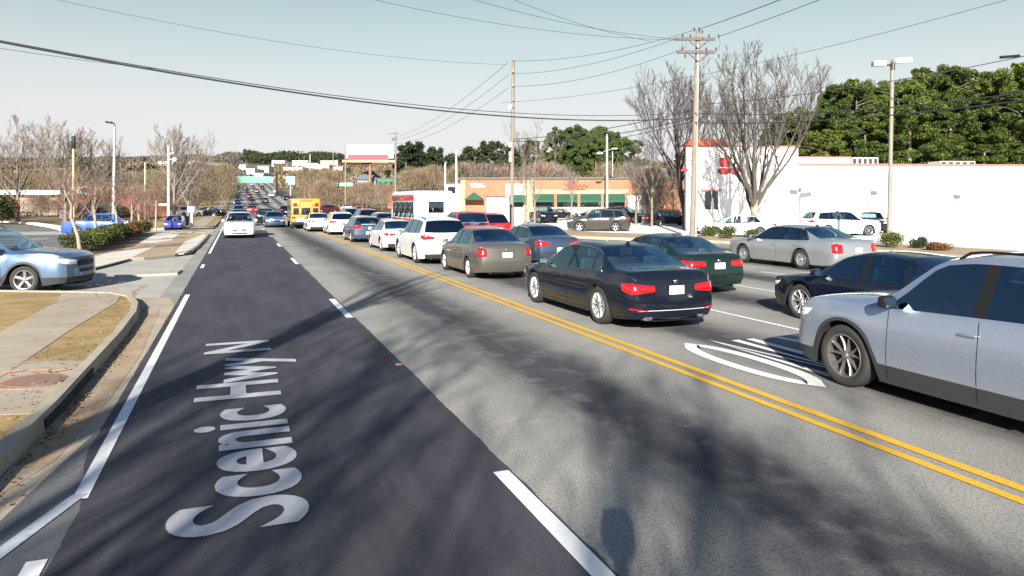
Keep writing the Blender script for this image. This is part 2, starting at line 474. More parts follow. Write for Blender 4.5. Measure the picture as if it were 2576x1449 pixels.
        for r in range(len(names) - 1):
            for i in range(c.n - 1):
                b = blk(r, i)
                for sg in (1, -1):
                    f = [g[(r, i, sg)], g[(r, i + 1, sg)], g[(r + 1, i + 1, sg)], g[(r + 1, i, sg)]]
                    f = list(dict.fromkeys(f))
                    if len(f) < 3: continue
                    parts[b].append((tuple(f if sg == 1 else f[::-1]), sg))
        # caps
        for e in (0, 1):
            rows = c.cap(e); base = len(V)
            for row in rows: V += [tuple(p) for p in row]
            m = len(rows[0])
            for r in range(len(rows) - 1):
                for q in range(m - 1):
                    if r == len(rows) - 2:
                        if q == 0: f = (base + r * m, base + r * m + 1, base + (r + 1) * m + 1)
                        elif q == m - 2: f = (base + r * m + q, base + r * m + q + 1, base + (r + 1) * m + q)
                        else: f = (base + r * m + q, base + r * m + q + 1, base + (r + 1) * m + q + 1, base + (r + 1) * m + q)
                    else: f = (base + r * m + q, base + r * m + q + 1, base + (r + 1) * m + q + 1, base + (r + 1) * m + q)
                    b = 'lower_cladding' if (r == 0 and (cladding or lowtrim)) else 'body'
                    parts[b].append((f if e == 0 else f[::-1], 0))
            # underside closing of the cap
            lip = [base + q for q in range(m)]
            i = 0 if e == 0 else c.n - 1
            k = len(V); V.append((0, c.rails['a'][i][1] , c.zf + .02))
            for q in range(m - 1): parts['underbody'].append(((lip[q + 1], lip[q], k), 0))
        c.V = V; c.partf = parts
        return parts
    def submesh(c, faces, name, mat, smooth=True, off=0, angle=38):
        used = {}; vs = []; fs = []
        for f in faces:
            nf = []
            for v in f:
                p = tuple(round(q, 5) for q in c.V[v])
                if p not in used: used[p] = len(vs); vs.append(c.V[v])
                nf.append(used[p])
            nf = list(dict.fromkeys(nf))
            if len(nf) > 2: fs.append(nf)
        me = bpy.data.meshes.new(name); me.from_pydata(vs, [], fs); me.materials.append(mat)
        me.polygons.foreach_set('use_smooth', [True] * len(fs)); me.set_sharp_from_angle(angle=R(angle)); me.update()
        return me
_wheel_cache = {}
def wheel_meshes(r, w, style, rim_mat):
    key = (round(r, 3), round(w, 3), style, rim_mat.name)
    if key in _wheel_cache: return _wheel_cache[key]
    M = Matrix.Rotation(math.pi / 2, 4, 'Y')          # lathe axis z -> x (outer side = +x)
    rr = r * .70 if style not in ('steel', 'cover') else r * .64
    t = MB(); h = w / 2
    t.lathe([(rr, -h * .8), (rr + .02, -h), (r - .035, -h), (r - .008, -h * .82), (r, -h * .5), (r, h * .5), (r - .008, h * .82), (r - .035, h), (rr + .02, h * .98), (rr, h * .8), (rr - .012, h * .3)], 36, None, M)
    tyre = t.mesh('tyre', MT['rubber'], True, 50)
    q = MB()
    q.lathe([(rr + .006, h * .86), (rr - .004, h * .94), (rr - .018, h * .90), (rr - .03, h * .3), (rr - .04, -h * .6)], 36, None, M)
    ns = {'ten': 10, 'five': 5, 'twin': 10, 'steel': 9, 'cover': 9, 'multi': 14}[style]
    face = h * .80
    def spoke(a, w0, w1, da=0, x0=None):
        p0, p1 = rr * .16, rr - .012
        def pt(rad, ang, x): return (x, -rad * math.sin(ang), rad * math.cos(ang))
        aw0 = w0 / p0 / 2; aw1 = w1 / p1 / 2; xf0 = face - .02; xf1 = face
        pm = (p0 + p1) / 2; am = (w0 + w1) * .42 / pm / 2; xm = face - .022
        vs = []
        for rad, aw, x in ((p0, aw0, xf0), (pm, am, xm), (p1, aw1, xf1)):
            aa = a + da * (rad - p0) / (p1 - p0)
            vs += [pt(rad, aa - aw, x - .014), pt(rad, aa - aw * .45, x), pt(rad, aa + aw * .45, x), pt(rad, aa + aw, x - .014), pt(rad, aa + aw, x - .05), pt(rad, aa - aw, x - .05)]
        fs = []
        for k in (0, 6):
            for j in range(6): fs.append((k + j, k + (j + 1) % 6, k + 6 + (j + 1) % 6, k + 6 + j))
        q.add(vs, fs)
    for k in range(ns):
        a = 2 * math.pi * k / ns
        if style == 'twin': spoke(2 * math.pi * (k // 2) / 5 + (.17 if k % 2 else -.17), .045, .034, .12 if k % 2 else -.12)
        elif style == 'five': spoke(a, .09, .085)
        elif style == 'multi': spoke(a, .026, .024)
        elif style in ('steel', 'cover'): spoke(a, .05, .105)
        else: spoke(a, .036, .034)
    q.lathe([(0, face + .004), (rr * .12, face + .002), (rr * .19, face - .016), (rr * .2, face - .05)], 20, None, M)
    rim = q.mesh('rim', rim_mat, True, 35)
    d = MB(); d.lathe([(0, h * .18), (rr * .75, h * .18), (rr * .76, h * .1), (rr - .01, h * .05), (rr - .01, -h * .5), (0, -h * .5)], 24, None, M)
    disc = d.mesh('wheel', MT['under'], True)
    _wheel_cache[key] = (tyre, rim, disc); return _wheel_cache[key]
def seat_mesh(c, kind, m):
    b = MB()
    if kind == 'front':
        b.rbox((0, 0, .0), (.50, .52, .16), .05, m)
        Mx = Matrix.Rotation(R(-14), 3, 'X')
        b.rbox((0, -.30, .34), (.50, .13, .62), .05, m, M=Mx.inverted() if False else Matrix.Rotation(R(14), 3, 'X'))
        b.rbox((0, -.40, .76), (.26, .09, .17), .04, m, M=Matrix.Rotation(R(10), 3, 'X'))
    else:
        w_ = c.W * .70
        b.rbox((0, 0, 0), (w_, .5, .16), .05, m); b.rbox((0, -.28, .30), (w_, .13, .54), .05, m, M=Matrix.Rotation(R(18), 3, 'X'))
        for x in (-.42, .42): b.rbox((x, -.37, .63), (.26, .09, .15), .04, m)
    return b.mesh('seat', m, True)
def build_car(name, car, pm, wheels='ten', rim=None, glass='glass', rearglass=None, seats='grey_in', cladding=False, lowtrim=False,
              tail=None, head=None, plate=True, grille=True, detail=True, tailmat='tail', rails=False, plate_z=None, trimline=None,
              chromeline=None, exhaust=False, antenna=False, seam=True, mirrors=None, pillar=None, frontplate=False, rear_badge=False, handle_mat=None, window_chrome=False, frontseat=True):
    """returns root Empty. pm = paint material"""
    c = car; root = empty(name)
    parts = c.body_meshes(cladding, lowtrim=lowtrim)
    F_ = lambda k, sg=None: [f for f, q in parts[k] if sg is None or q == sg]
    body = mkobj('body', c.submesh(F_('body'), 'body', pm), root)
    mkobj('underbody', c.submesh(F_('underbody'), 'underbody', MT['under']), root)
    if parts['lower_cladding']: mkobj('lower_cladding', c.submesh(F_('lower_cladding'), 'lower_cladding', MT['cladding']), root)
    K_ = c.kidx; ymid = (c.sk[5] + c.sk[6]) / 2
    for sg in (1, -1):
        for front in (0, 1):
            fs_ = [f for f in F_('pillar', sg) if (sum(c.V[v][1] for v in f) / len(f) > ymid) == bool(front)]
            if fs_: mkobj('pillar', c.submesh(fs_, 'pillar', pillar or MT['trim']), root)
    gl, rg = MT[glass], MT[rearglass or glass]
    mkobj('windshield', c.submesh(F_('windshield'), 'windshield', gl if glass != 'dglass' else MT['mglass']), root)
    mkobj('rear_window', c.submesh(F_('rear_window'), 'rear_window', rg), root)
    for k, m_ in (('side_window', gl), ('side_window2', rg), ('side_window3', rg)):
        for sg in (1, -1): mkobj('side_window', c.submesh(F_(k, sg), 'side_window', m_), root)
    sk = c.sk
    # wheels
    tyre, rimm, disc = wheel_meshes(c.wr, c.ww, wheels, rim or MT['alloy'])
    for wy in (c.fw, c.rwy):
        ww_ = float(np.interp(wy, c.S, c.w))
        for sg in (1, -1):
            wh = mkobj('wheel', disc, root, (sg * (ww_ - c.ww / 2 - .012), wy, c.wr))
            if sg < 0: wh.rotation_euler = (0, 0, math.pi)
            mkobj('tyre', tyre, wh); mkobj('rim', rimm, wh)
    # interior
    if detail:
        sm = MT[seats]; zb = .42 * c.kz ** .5 + .06
        b = MB(); x_ = c.hw - .17
        y0, y1 = c.sk[3] + .1, c.sk[9] - .05
        b.box((0, (y0 + y1) / 2, zb - .16), (2 * x_, y1 - y0, .06), MT['dark_in'])
        b.rbox((0, y1 - .22, float(c.belt_f(y1)) - .12), (2 * x_, .36, .26), .08, MT['dark_in'])
        b.box((0, c.sk[3] + .12, float(c.belt_f(c.sk[3])) - .06), (2 * x_, abs(c.sk[3] - c.sk[2]) + .34, .03), sm)
        for sg in (1, -1): b.box((sg * (x_ + .03), (y0 + y1) / 2, zb + .17), (.03, y1 - y0, .56), sm if seats == 'beige' else MT['dark_in'])
        b.build('cabin', None, root, True)
        fs = seat_mesh(c, 'front', sm); rs = seat_mesh(c, 'rear', sm); ym = c.sk[6]
        for sg in (1, -1): mkobj('seat', fs, root, (sg * .38, ym + .32, zb + .02))
        mkobj('seat', rs, root, (0, c.sk[4] + .42, zb + .04))
        st = MB(); Ms = Matrix.Translation((-.38, y1 - .48, float(c.belt_f(y1)) - .04)) @ Matrix.Rotation(R(65), 4, 'X')
        st.lathe([(.185 + .014 * math.cos(a), .014 * math.sin(a)) for a in np.linspace(0, 2 * math.pi, 7)[:-1]], 20, None, Ms, True)
        st.build('steering_wheel', MT['trim'], root, True)
    # mirrors
    mz = float(c.belt_f(sk[9])) + .12; my = sk[9] - .18
    for sg in (1, -1):
        b = MB(); xx = c.side(my, mz - .12)
        b.rbox((sg * (xx + .10), my, mz), (.20, .12, .145), .045, mirrors or pm)
        b.box((sg * (xx + .01), my + .01, mz - .055), (.12, .06, .03), MT['trim'])
        b.box((sg * (xx + .10), my - .0615, mz), (.15, .004, .10), MT['chrome'])
        b.build('mirror', None, root, True)
    # lights
    zt = tail or {}
    bz = float(c.belt_f(sk[0]))
    hw = c.hw
    if tail is not None:
        for sg in (1, -1):
            b = MB()
            bot = [(sg * u, z) for u, z in tail['bot']]; top = [(sg * u, z) for u, z in tail['top']]
            if sg < 0: bot, top = bot[::-1], top[::-1]
            c.patch(b, 0, bot, top, .016, 14, 5, MT[tailmat])
            t_ = b.build('taillight', None, root, True, 60)
            if tail.get('clear'):
                b = MB(); u0, z0, u1, z1 = tail['clear']
                pb, pt_ = [(sg * u0, z0), (sg * u1, z0)], [(sg * u0, z1), (sg * u1, z1)]
                if sg < 0: pb, pt_ = pb[::-1], pt_[::-1]
                c.patch(b, 0, pb, pt_, .020, 6, 3, MT[tail.get('clearmat', 'clear')])
                b.build('lens_insert', None, t_, True, 60)
    if head is not None:
        for sg in (1, -1):
            b = MB(); bot = [(sg * u, z) for u, z in head['bot']]; top = [(sg * u, z) for u, z in head['top']]
            if sg > 0: pass
            else: bot, top = bot[::-1], top[::-1]
            c.patch(b, 1, bot, top, .014, 12, 4, MT['clear'])
            b.build('headlight', None, root, True, 60)
    if grille and head is not None:
        b = MB(); c.patch(b, 1, [(-.42, .48 * c.kz), (.42, .48 * c.kz)], [(-.46, .62 * c.kz), (.46, .62 * c.kz)], .012, 10, 3, MT['trim'])
        c.patch(b, 1, [(-.55, .27), (.55, .27)], [(-.5, .38 * c.kz), (.5, .38 * c.kz)], .012, 10, 3, MT['trim'])
        b.build('grille', None, root, True)
    if plate:
        pz = plate_z or .62 * c.kz
        b = MB(); c.patch(b, 0, [(-.22, pz - .10), (.22, pz - .10)], [(-.22, pz + .09), (.22, pz + .09)], .008, 4, 2, MT['trim'])
        q = c.skin(0, pz, 0, .018)
        b.rbox((0, q.y, pz), (.305, .008, .152), .004, MT['plate'])
        b.build('licence_plate', None, root)
    if frontplate:
        q = c.skin(0, .45, 1, .03); b = MB(); b.rbox((0, q.y, .45), (.305, .008, .152), .004, MT['plate']); b.build('licence_plate', None, root)
    if seam:
        b = MB(); zl = c.zf + .03
        for sg in (1, -1):
            for yk in (sk[9] - .12, (sk[6] + sk[7]) / 2):
                zz = np.linspace(max(zl, .25), float(c.belt_f(yk)) + .0, 9)
                b = MB(); c.sidestrip(b, [(yk, z) for z in zz], .0035, sg, MT['trim'], .003, True); b.build('panel_gap', None, root)
            yk = sk[4] - .02; ra = c.wr + .09
            zz = np.linspace(zl, float(c.belt_f(yk)), 12)
            pts = []
            for z in zz:
                y = yk
                if abs(z - c.wr) < ra: y = max(yk, c.rwy + math.sqrt(ra * ra - (z - c.wr) ** 2))
                pts.append((y, z))
            b = MB(); c.sidestrip(b, pts, .0035, sg, MT['trim'], .003, True); b.build('panel_gap', None, root)
        # lid / bumper seam at the rear
        zs_ = (.50 if c.kind == 'sedan' else .56) * c.kz
        b = MB()
        for e, z_ in ((0, zs_),):
            W_ = c.hw * 1.05
            c.patch(b, e, [(-W_, z_ - .005), (W_, z_ - .005)], [(-W_, z_ + .005), (W_, z_ + .005)], .002, 20, 2, MT['trim'])
        b.build('panel_gap', None, root)
        for sg in (1, -1):
            for yk in ((sk[6] + sk[7]) / 2 + .10, sk[4] + .12):
                z_ = float(c.belt_f(yk)) - .14 * c.kz; b = MB()
                b.rbox((sg * (c.side(yk, z_) + .018), yk + .0, z_), (.03, .20, .032), .012, handle_mat or pm)
                b.build('door_handle', None, root, True)
    if chromeline:
        b = MB(); z_, W_ = chromeline
        c.patch(b, 0, [(-W_, z_ - .012), (W_, z_ - .012)], [(-W_, z_ + .014), (W_, z_ + .014)], .02, 18, 2, MT['clear']); b.build('chrome_strip', None, root, True)
    if trimline:
        b = MB(); z_, m_ = trimline
        for sg in (1, -1): c.sidestrip(b, [(y, z_) for y in np.linspace(c.rwy + c.wr + .1, c.fw - c.wr - .1, 20)], .03, sg, m_, .012)
        b.build('side_moulding', None, root, True)
    if window_chrome:
        for sg in (1, -1):
            b = MB(); i0, i1 = c.kidx[3], c.kidx[9]
            lo = [Vector((sg * (p[0] + .003), p[1], p[2])) for p in c.rails['u5'][i0:i1 + 1]]
            hi = [Vector((sg * (p[0] + .003), p[1], p[2])) for p in c.rails['u6'][i0:i1 + 1]]
            b.tube(lo, .008, 5, MT['chrome']); b.tube(hi, .008, 5, MT['chrome'])
            a_, b_ = lo[0], hi[0]; m_ = (a_ + b_) / 2 + Vector((sg * .01, -.07, -.01))
            pt = [(a_ * (1 - t) ** 2 + m_ * 2 * t * (1 - t) + b_ * t * t) for t in np.linspace(0, 1, 6)]
            b.tube(pt, .008, 5, MT['chrome']); b.build('window_trim', None, root, True)
    if exhaust:
        for sg in (1, -1):
            b = MB(); q = c.skin(sg * .55, .30, 0, .0); b.rbox((q.x, q.y + .03, .25), (.17, .14, .07), .025, MT['chrome']); b.build('exhaust_tip', None, root, True)
    if antenna:
        b = MB(); p = c.rails['u9'][c.kidx[4]]
        b.add([(-.02, p[1] - .09, p[2] - .01), (.02, p[1] - .09, p[2] - .01), (.03, p[1] + .09, p[2] - .01), (-.03, p[1] + .09, p[2] - .01), (0, p[1] - .07, p[2] + .075), (0, p[1] - .03, p[2] + .06)],
              [(0, 1, 4), (1, 2, 5, 4), (2, 3, 5), (3, 0, 4, 5)], MT['trim']); b.build('antenna', None, root, True)
    if rails:
        for sg in (1, -1):
            b = MB(); P_ = c.rails['u7']; i0, i1 = c.kidx[3] + 1, c.kidx[8] - 1
            pts = [Vector((sg * P_[i][0], P_[i][1], P_[i][2] + .045)) for i in range(i0, i1 + 1)]
            pts[0].z -= .05; pts[-1].z -= .05
            b.tube(pts, .016, 6, MT['trim']); b.build('roof_rail', None, root, True)
    if rear_badge:
        q = c.skin(0, c.H * .59, 0, .012); b = MB()
        b.lathe([(0, .006), (.03, .006), (.038, 0)], 16, MT['chrome'], Matrix.Translation(q) @ Matrix.Rotation(math.pi / 2, 4, 'X')); b.build('badge', None, root, True)
    return root
def put(root, x, y, rz, label, cat='car', group=None, z=None):
    root.location = (x, y, prof(y) if z is None else z); root.rotation_euler = (0, 0, rz)
    sl = (prof(y + 3) - prof(y - 3)) / 6
    tag(root, label, cat, group); return root
# ================================================================ vegetation
def rnd_quads(C, size, aspect=1.0, up=0.0, seed=0, jitter=.35):
    """C (N,3) centres -> quads with random orientation. up>0 biases the long axis upright"""
    rng = np.random.default_rng(seed); n = len(C)
    a = rng.normal(size=(n, 3)); a[:, 2] += up * 2.2; a /= np.linalg.norm(a, axis=1)[:, None]
    b = rng.normal(size=(n, 3)); b -= (b * a).sum(1)[:, None] * a; b /= np.linalg.norm(b, axis=1)[:, None]
    s = np.asarray(size) * (1 + jitter * rng.uniform(-1, 1, n))
    a = a * (s * aspect)[:, None] * .5; b = b * s[:, None] * .5
    V = np.stack([C - a - b * .9, C - a * .2 + b, C + a + b * .3, C + a * .3 - b], 1).reshape(-1, 3)
    return V, np.arange(n * 4).reshape(-1, 4)
def foliage_mat(name, c1, c2, c3, rough=.7, scale=.6, trans=.0):
    m, nt, b = nodes(name)
    geo = nt.nodes.new('ShaderNodeNewGeometry')
    oi = nt.nodes.new('ShaderNodeObjectInfo')
    f = math_(nt, 'ADD', math_(nt, 'MULTIPLY', geo.outputs['Random Per Island'], .55), math_(nt, 'MULTIPLY', noise(nt, scale, 2), .45))
    f = math_(nt, 'ADD', f, math_(nt, 'MULTIPLY', math_(nt, 'SUBTRACT', oi.outputs['Random'], .5), .22))
    c = ramp(nt, f, [(.15, c1), (.5, c2), (.85, c3)])
    nt.links.new(c, b.inputs['Base Color']); b.inputs['Roughness'].default_value = rough; b.inputs['Specular IOR Level'].default_value = .2
    if trans:
        t = nt.nodes.new('ShaderNodeBsdfTranslucent'); nt.links.new(c, t.inputs[0]); mx = nt.nodes.new('ShaderNodeMixShader'); mx.inputs[0].default_value = trans
        nt.links.new(b.outputs[0], mx.inputs[1]); nt.links.new(t.outputs[0], mx.inputs[2]); nt.links.new(mx.outputs[0], nt.nodes['Material Output'].inputs[0])
    return m
MT['pine'] = foliage_mat('pine_needles', (.016, .030, .011), (.062, .094, .020), (.19, .225, .038), trans=.3)
MT['pine_far'] = foliage_mat('pine_needles_far', (.010, .019, .010), (.022, .034, .015), (.044, .054, .022))
MT['brownwood'] = foliage_mat('bare_twigs_brown', (.07, .050, .030), (.15, .115, .070), (.26, .20, .13))
MT['greywood'] = foliage_mat('bare_twigs_grey', (.08, .065, .055), (.16, .135, .115), (.27, .24, .21))
MT['ridge'] = foliage_mat('ridge_woods', (.045, .042, .034), (.085, .075, .060), (.13, .115, .095), scale=.02)
MT['redwood'] = foliage_mat('russet_twigs', (.12, .068, .048), (.20, .125, .090), (.28, .195, .145))
MT['shrub'] = foliage_mat('shrub_leaves', (.025, .04, .010), (.07, .095, .018), (.15, .155, .03), trans=.15)
MT['shrub_dk'] = foliage_mat('dark_shrub_leaves', (.012, .022, .010), (.028, .045, .014), (.07, .07, .02))
MT['shrub_br'] = foliage_mat('russet_shrub_leaves', (.07, .030, .018), (.13, .06, .025), (.20, .11, .04))
MT['bark'] = mat('bark', (.19, .165, .125), .9, var=.45, vscale=2.5, bmp=.5, bscale=14)
MT['bark_pale'] = mat('bark_pale', (.34, .30, .22), .9, var=.35, vscale=2.5, bmp=.4, bscale=14)
MT['twig'] = mat('twig_bark', (.17, .14, .115), .9, var=.35, vscale=1.5)
MT['twig_p'] = mat('twig_bark_purple', (.072, .056, .060), .9, var=.35, vscale=1.5)
MT['bark_dark'] = mat('bark_dark', (.045, .037, .032), .9, var=.4, vscale=2.5)
def bare_tree(seed, h, spread=.35, fork=.22, nmain=8, r0=.2, sub=(6, 5, 4), twigr=.012, upright=.6, lean=(0, 0), leader=True, long=.62, low=1.4):
    """returns (trunk MB, crown MB). recursive limbs with tapered tubes"""
    rng = random.Random(seed); tr, cr = MB(), MB()
    def bend(p, d, L, n, wob, up):
        pts = [p.copy()]; q = p.copy(); dd = d.copy()
        for i in range(n):
            dd = (dd + Vector((rng.uniform(-wob, wob), rng.uniform(-wob, wob), rng.uniform(-wob, wob) + up))).normalized()
            q = q + dd * (L / n); pts.append(q.copy())
        return pts
    def grow(p, d, L, r, lev):
        n = 5 if lev == 0 else (4 if lev < 2 else 3)
        up = (.10 if lev == 0 else .08) * upright * 1.6
        pts = bend(p, d, L, n, .13 + .05 * lev, up)
        rr = [max(twigr * .45, r * (1 - .80 * i / n)) for i in range(n + 1)]
        (tr if lev < 0 else cr).tube(pts, rr, 6 if lev == 0 else (5 if lev == 1 else 3), None, False)
        if lev >= len(sub): return
        k = sub[lev]
        for j in range(k):
            t = .28 + .72 * (j + rng.random() * .7) / k; t = min(t, .97)
            f = t * n; i = min(n - 1, int(f)); a = pts[i].lerp(pts[i + 1], f - i)
            dr = (pts[i + 1] - pts[i]).normalized()
            ax = dr.cross(Vector((rng.uniform(-1, 1), rng.uniform(-1, 1), rng.uniform(-.3, 1)))); ax.normalize()
            d2 = Matrix.Rotation(R(rng.uniform(22, 48)), 3, ax) @ dr
            d2 = (d2 + Vector((0, 0, .25 * upright))).normalized()
            grow(a, d2, L * rng.uniform(.36, .58) * (1.12 - .5 * t), max(twigr, r * (1 - .7 * t) * .55), lev + 1)
    base = Vector((0, 0, -.05)); zf = h * fork
    tp = [base, Vector((lean[0] * .3, lean[1] * .3, zf * .5)), Vector((lean[0], lean[1], zf))]
    if leader: tp += [Vector((lean[0] * 1.3 + rng.uniform(-.1, .1), lean[1] * 1.3, zf + (h - zf) * .25)), Vector((lean[0] * 1.5 + rng.uniform(-.2, .2), lean[1] * 1.5, zf + (h - zf) * .52))]
    rr = [r0 * 1.25, r0, r0 * .9] + ([r0 * .6, r0 * .36] if leader else [])
    tr.tube(tp, rr, 12, None)
    for j in range(nmain):
        a = 2 * math.pi * (j + rng.uniform(-.3, .3)) / nmain * 1.0 + seed
        tt = rng.random() ** low
        if leader: z = zf * .85 + (h - zf) * .48 * tt
        else: z = zf * .9
        k = min(len(tp) - 2, max(0, [i for i in range(len(tp)) if tp[i].z <= z][-1])); f = (z - tp[k].z) / max(.01, tp[k + 1].z - tp[k].z)
        p = tp[k].lerp(tp[k + 1], f)
        out = spread * rng.uniform(.75, 1.35) * (1.1 - .35 * tt)
        d = Vector((math.cos(a) * out, math.sin(a) * out, 1 - out * .35)).normalized()
        grow(p, d, (h - z) * rng.uniform(.78, 1.0) * long / .62 * .92, r0 * rng.uniform(.38, .5) * (1 - .45 * tt), 0)
    if leader: grow(tp[-1], Vector((0, 0, 1)), h - tp[-1].z, r0 * .34, 0)
    return tr, cr
def make_bare(name, seed, h, bark, twig, **kw):
    tr, cr = bare_tree(seed, h, **kw)
    e = empty(name); tr.build('trunk', bark, e, True); cr.build('branches', twig, e, False); return e
def pine_meshes(seed, h, w, n_cl=60, per=120, q=.34, crown0=.25):
    rng = np.random.default_rng(seed); C = []
    for i in range(n_cl):
        t = rng.random() ** .8; z = h * (crown0 + (1 - crown0) * t)
        rad = w * (math.sin(math.pi * min(1, (1 - t) * .56 + .17)) ** .8) * rng.uniform(.25, 1.0); a = rng.uniform(0, 2 * math.pi)
        c = np.array([math.cos(a) * rad, math.sin(a) * rad, z - .1 * rad]); s = np.array([.75, .75, .60]) * w * rng.uniform(.16, .31)
        if i % 4 == 0: c[:2] *= 1.18; s = s * .55
        p = rng.normal(size=(per if i % 4 else per // 3, 3)); p /= np.linalg.norm(p, axis=1)[:, None]; p *= (rng.random(len(p)) ** .45)[:, None]
        C.append(c + p * s)
    V, Fq = rnd_quads(np.concatenate(C), q, 3.2, .45, seed)
    me = fast_mesh('crown', V, Fq, [None])
    t = MB(); rg = random.Random(seed)
    t.tube([(0, 0, -.3), (rg.uniform(-.2, .2), 0, h * .4), (rg.uniform(-.4, .4), rg.uniform(-.3, .3), h * .93)], [h * .019, h * .014, .03], 8)
    for i in range(16):
        z = h * rg.uniform(crown0 * .7, .9); a = rg.uniform(0, 6.28); L = w * rg.uniform(.5, .95)
        t.tube([(0, 0, z), (math.cos(a) * L * .5, math.sin(a) * L * .5, z + .25 * L), (math.cos(a) * L, math.sin(a) * L, z + .35 * L)], [.07, .045, .02], 5)
    return me, t.mesh('trunk', MT['bark'], True)
def shrub_mesh(seed, w, h, n=500, q=.12, flat=1.0):
    rng = np.random.default_rng(seed); C = []
    k = 9
    for i in range(k):
        a = rng.uniform(0, 6.28); r = w * .5 * rng.uniform(0, .62); c = np.array([math.cos(a) * r, math.sin(a) * r, h * rng.uniform(.35, .68)])
        p = rng.normal(size=(n // k, 3)); p /= np.linalg.norm(p, axis=1)[:, None]; p *= (rng.random(n // k) ** .3)[:, None]
        C.append(c + p * np.array([w * .26, w * .26, h * .36]))
    C = np.concatenate(C); C[:, 2] = np.maximum(C[:, 2], .03)
    V, Fq = rnd_quads(C, q, 1.4, .3, seed); return fast_mesh('leaves', V, Fq, [None])
def twig_cloud(seed, w, h, n=700, q=.1, asp=9, base=.15, mat_=None, shape='vase'):
    """far bare tree crown: thin upright slivers"""
    rng = np.random.default_rng(seed)
    t = rng.random(n) ** .75; z = h * (base + (1 - base) * t)
    prof_ = np.sin(np.pi * np.clip(t * .80 + .14, 0, 1)) ** .7
    nl = 9; lobe = rng.integers(0, nl, n); la = rng.uniform(0, 6.28, nl); lr = rng.uniform(.2, .75, nl)
    cx = np.cos(la[lobe]) * lr[lobe] * w * .5 * prof_; cy = np.sin(la[lobe]) * lr[lobe] * w * .5 * prof_
    p = rng.normal(size=(n, 2)) * .16 * w * prof_[:, None]
    C = np.stack([cx + p[:, 0], cy + p[:, 1], z], 1)
    a = C - np.array([0, 0, h * base * .3]); a /= np.linalg.norm(a, axis=1)[:, None]; a += rng.normal(size=(n, 3)) * .28; a /= np.linalg.norm(a, axis=1)[:, None]
    b = rng.normal(size=(n, 3)); b -= (b * a).sum(1)[:, None] * a; b /= np.linalg.norm(b, axis=1)[:, None]
    L = q * asp * rng.uniform(.5, 1.3, n)
    a *= L[:, None] * .5; b *= (q * rng.uniform(.5, 1.1, n) * .5)[:, None]
    V = np.stack([C - a - b, C - a + b, C + a + b * .3, C + a - b * .3], 1).reshape(-1, 3)
    return fast_mesh('branches', V, np.arange(n * 4).reshape(-1, 4), [mat_])
def far_tree(name, cm, x, y, s, label, cat='tree', group=None, z=None, rz=0, tm=None, sz=1.0):
    e = empty(name, (x, y, terr(x, y) if z is None else z), rz, label, cat, group)
    e.scale = (s, s, s * sz); o = mkobj('crown', cm, e); mkobj('trunk', tm, e); return e
# ================================================================ world, light, camera
SUNAZ, SUNEL = math.atan2(.454, .891), R(22.6)
w = bpy.data.worlds.new('World'); scene.world = w; w.use_nodes = True; nt = w.node_tree
sky = nt.nodes.new('ShaderNodeTexSky'); sky.sky_type = 'NISHITA'; sky.sun_disc = False; sky.sun_elevation = SUNEL
sky.sun_rotation = math.pi + SUNAZ; sky.air_density = 1.0; sky.dust_density = .6; sky.ozone_density = 1.6; sky.altitude = 300
bg = nt.nodes['Background']
hs = nt.nodes.new('ShaderNodeHueSaturation'); hs.inputs['Saturation'].default_value = .62; nt.links.new(sky.outputs[0], hs.inputs['Color'])
tint = nt.nodes.new('ShaderNodeMix'); tint.data_type = 'RGBA'; tint.blend_type = 'MULTIPLY'; tint.inputs[0].default_value = 1; tint.inputs[7].default_value = (.70, .90, .74, 1)
nt.links.new(hs.outputs[0], tint.inputs[6]); tcw = nt.nodes.new('ShaderNodeTexCoord'); spw = nt.nodes.new('ShaderNodeSeparateXYZ'); nt.links.new(tcw.outputs['Generated'], spw.inputs[0])
hz = ramp(nt, spw.outputs[2], [(.0, .92), (.12, .80), (.20, .45), (.30, 0.12), (.6, 0.0)])
hi = ramp(nt, spw.outputs[2], [(.30, 0.0), (.50, 1.0)])
skc = mix(nt, hz, mix(nt, hi, tint.outputs[2], mix(nt, 1.0, sky.outputs[0], (.95, 1.0, 1.15), 'MULTIPLY')), (6.5, 6.1, 6.35)); nt.links.new(skc, bg.inputs[0]); bg.inputs[1].default_value = .052
sl = bpy.data.lights.new('sun', 'SUN'); sl.energy = 5.0; sl.angle = R(.55); sl.color = (1, .95, .87)
so = bpy.data.objects.new('sun', sl); COL.objects.link(so)
so.rotation_euler = Vector((math.sin(SUNAZ) * math.cos(SUNEL), math.cos(SUNAZ) * math.cos(SUNEL), -math.sin(SUNEL))).to_track_quat('-Z', 'Y').to_euler()
cam = bpy.data.cameras.new('camera'); co = bpy.data.objects.new('camera', cam); COL.objects.link(co); scene.camera = co
co.location = (0, 0, CAMH); co.rotation_euler = (math.pi / 2, 0, -PSI)
cam.sensor_width = 36; cam.lens = 36 * F / 2576; cam.shift_y = -(724.5 - VY) / 2576; cam.clip_start = .05; cam.clip_end = 12000
scene.view_settings.view_transform = 'Standard'; scene.view_settings.look = 'None'; scene.view_settings.exposure = 1.38; scene.view_settings.gamma = 1
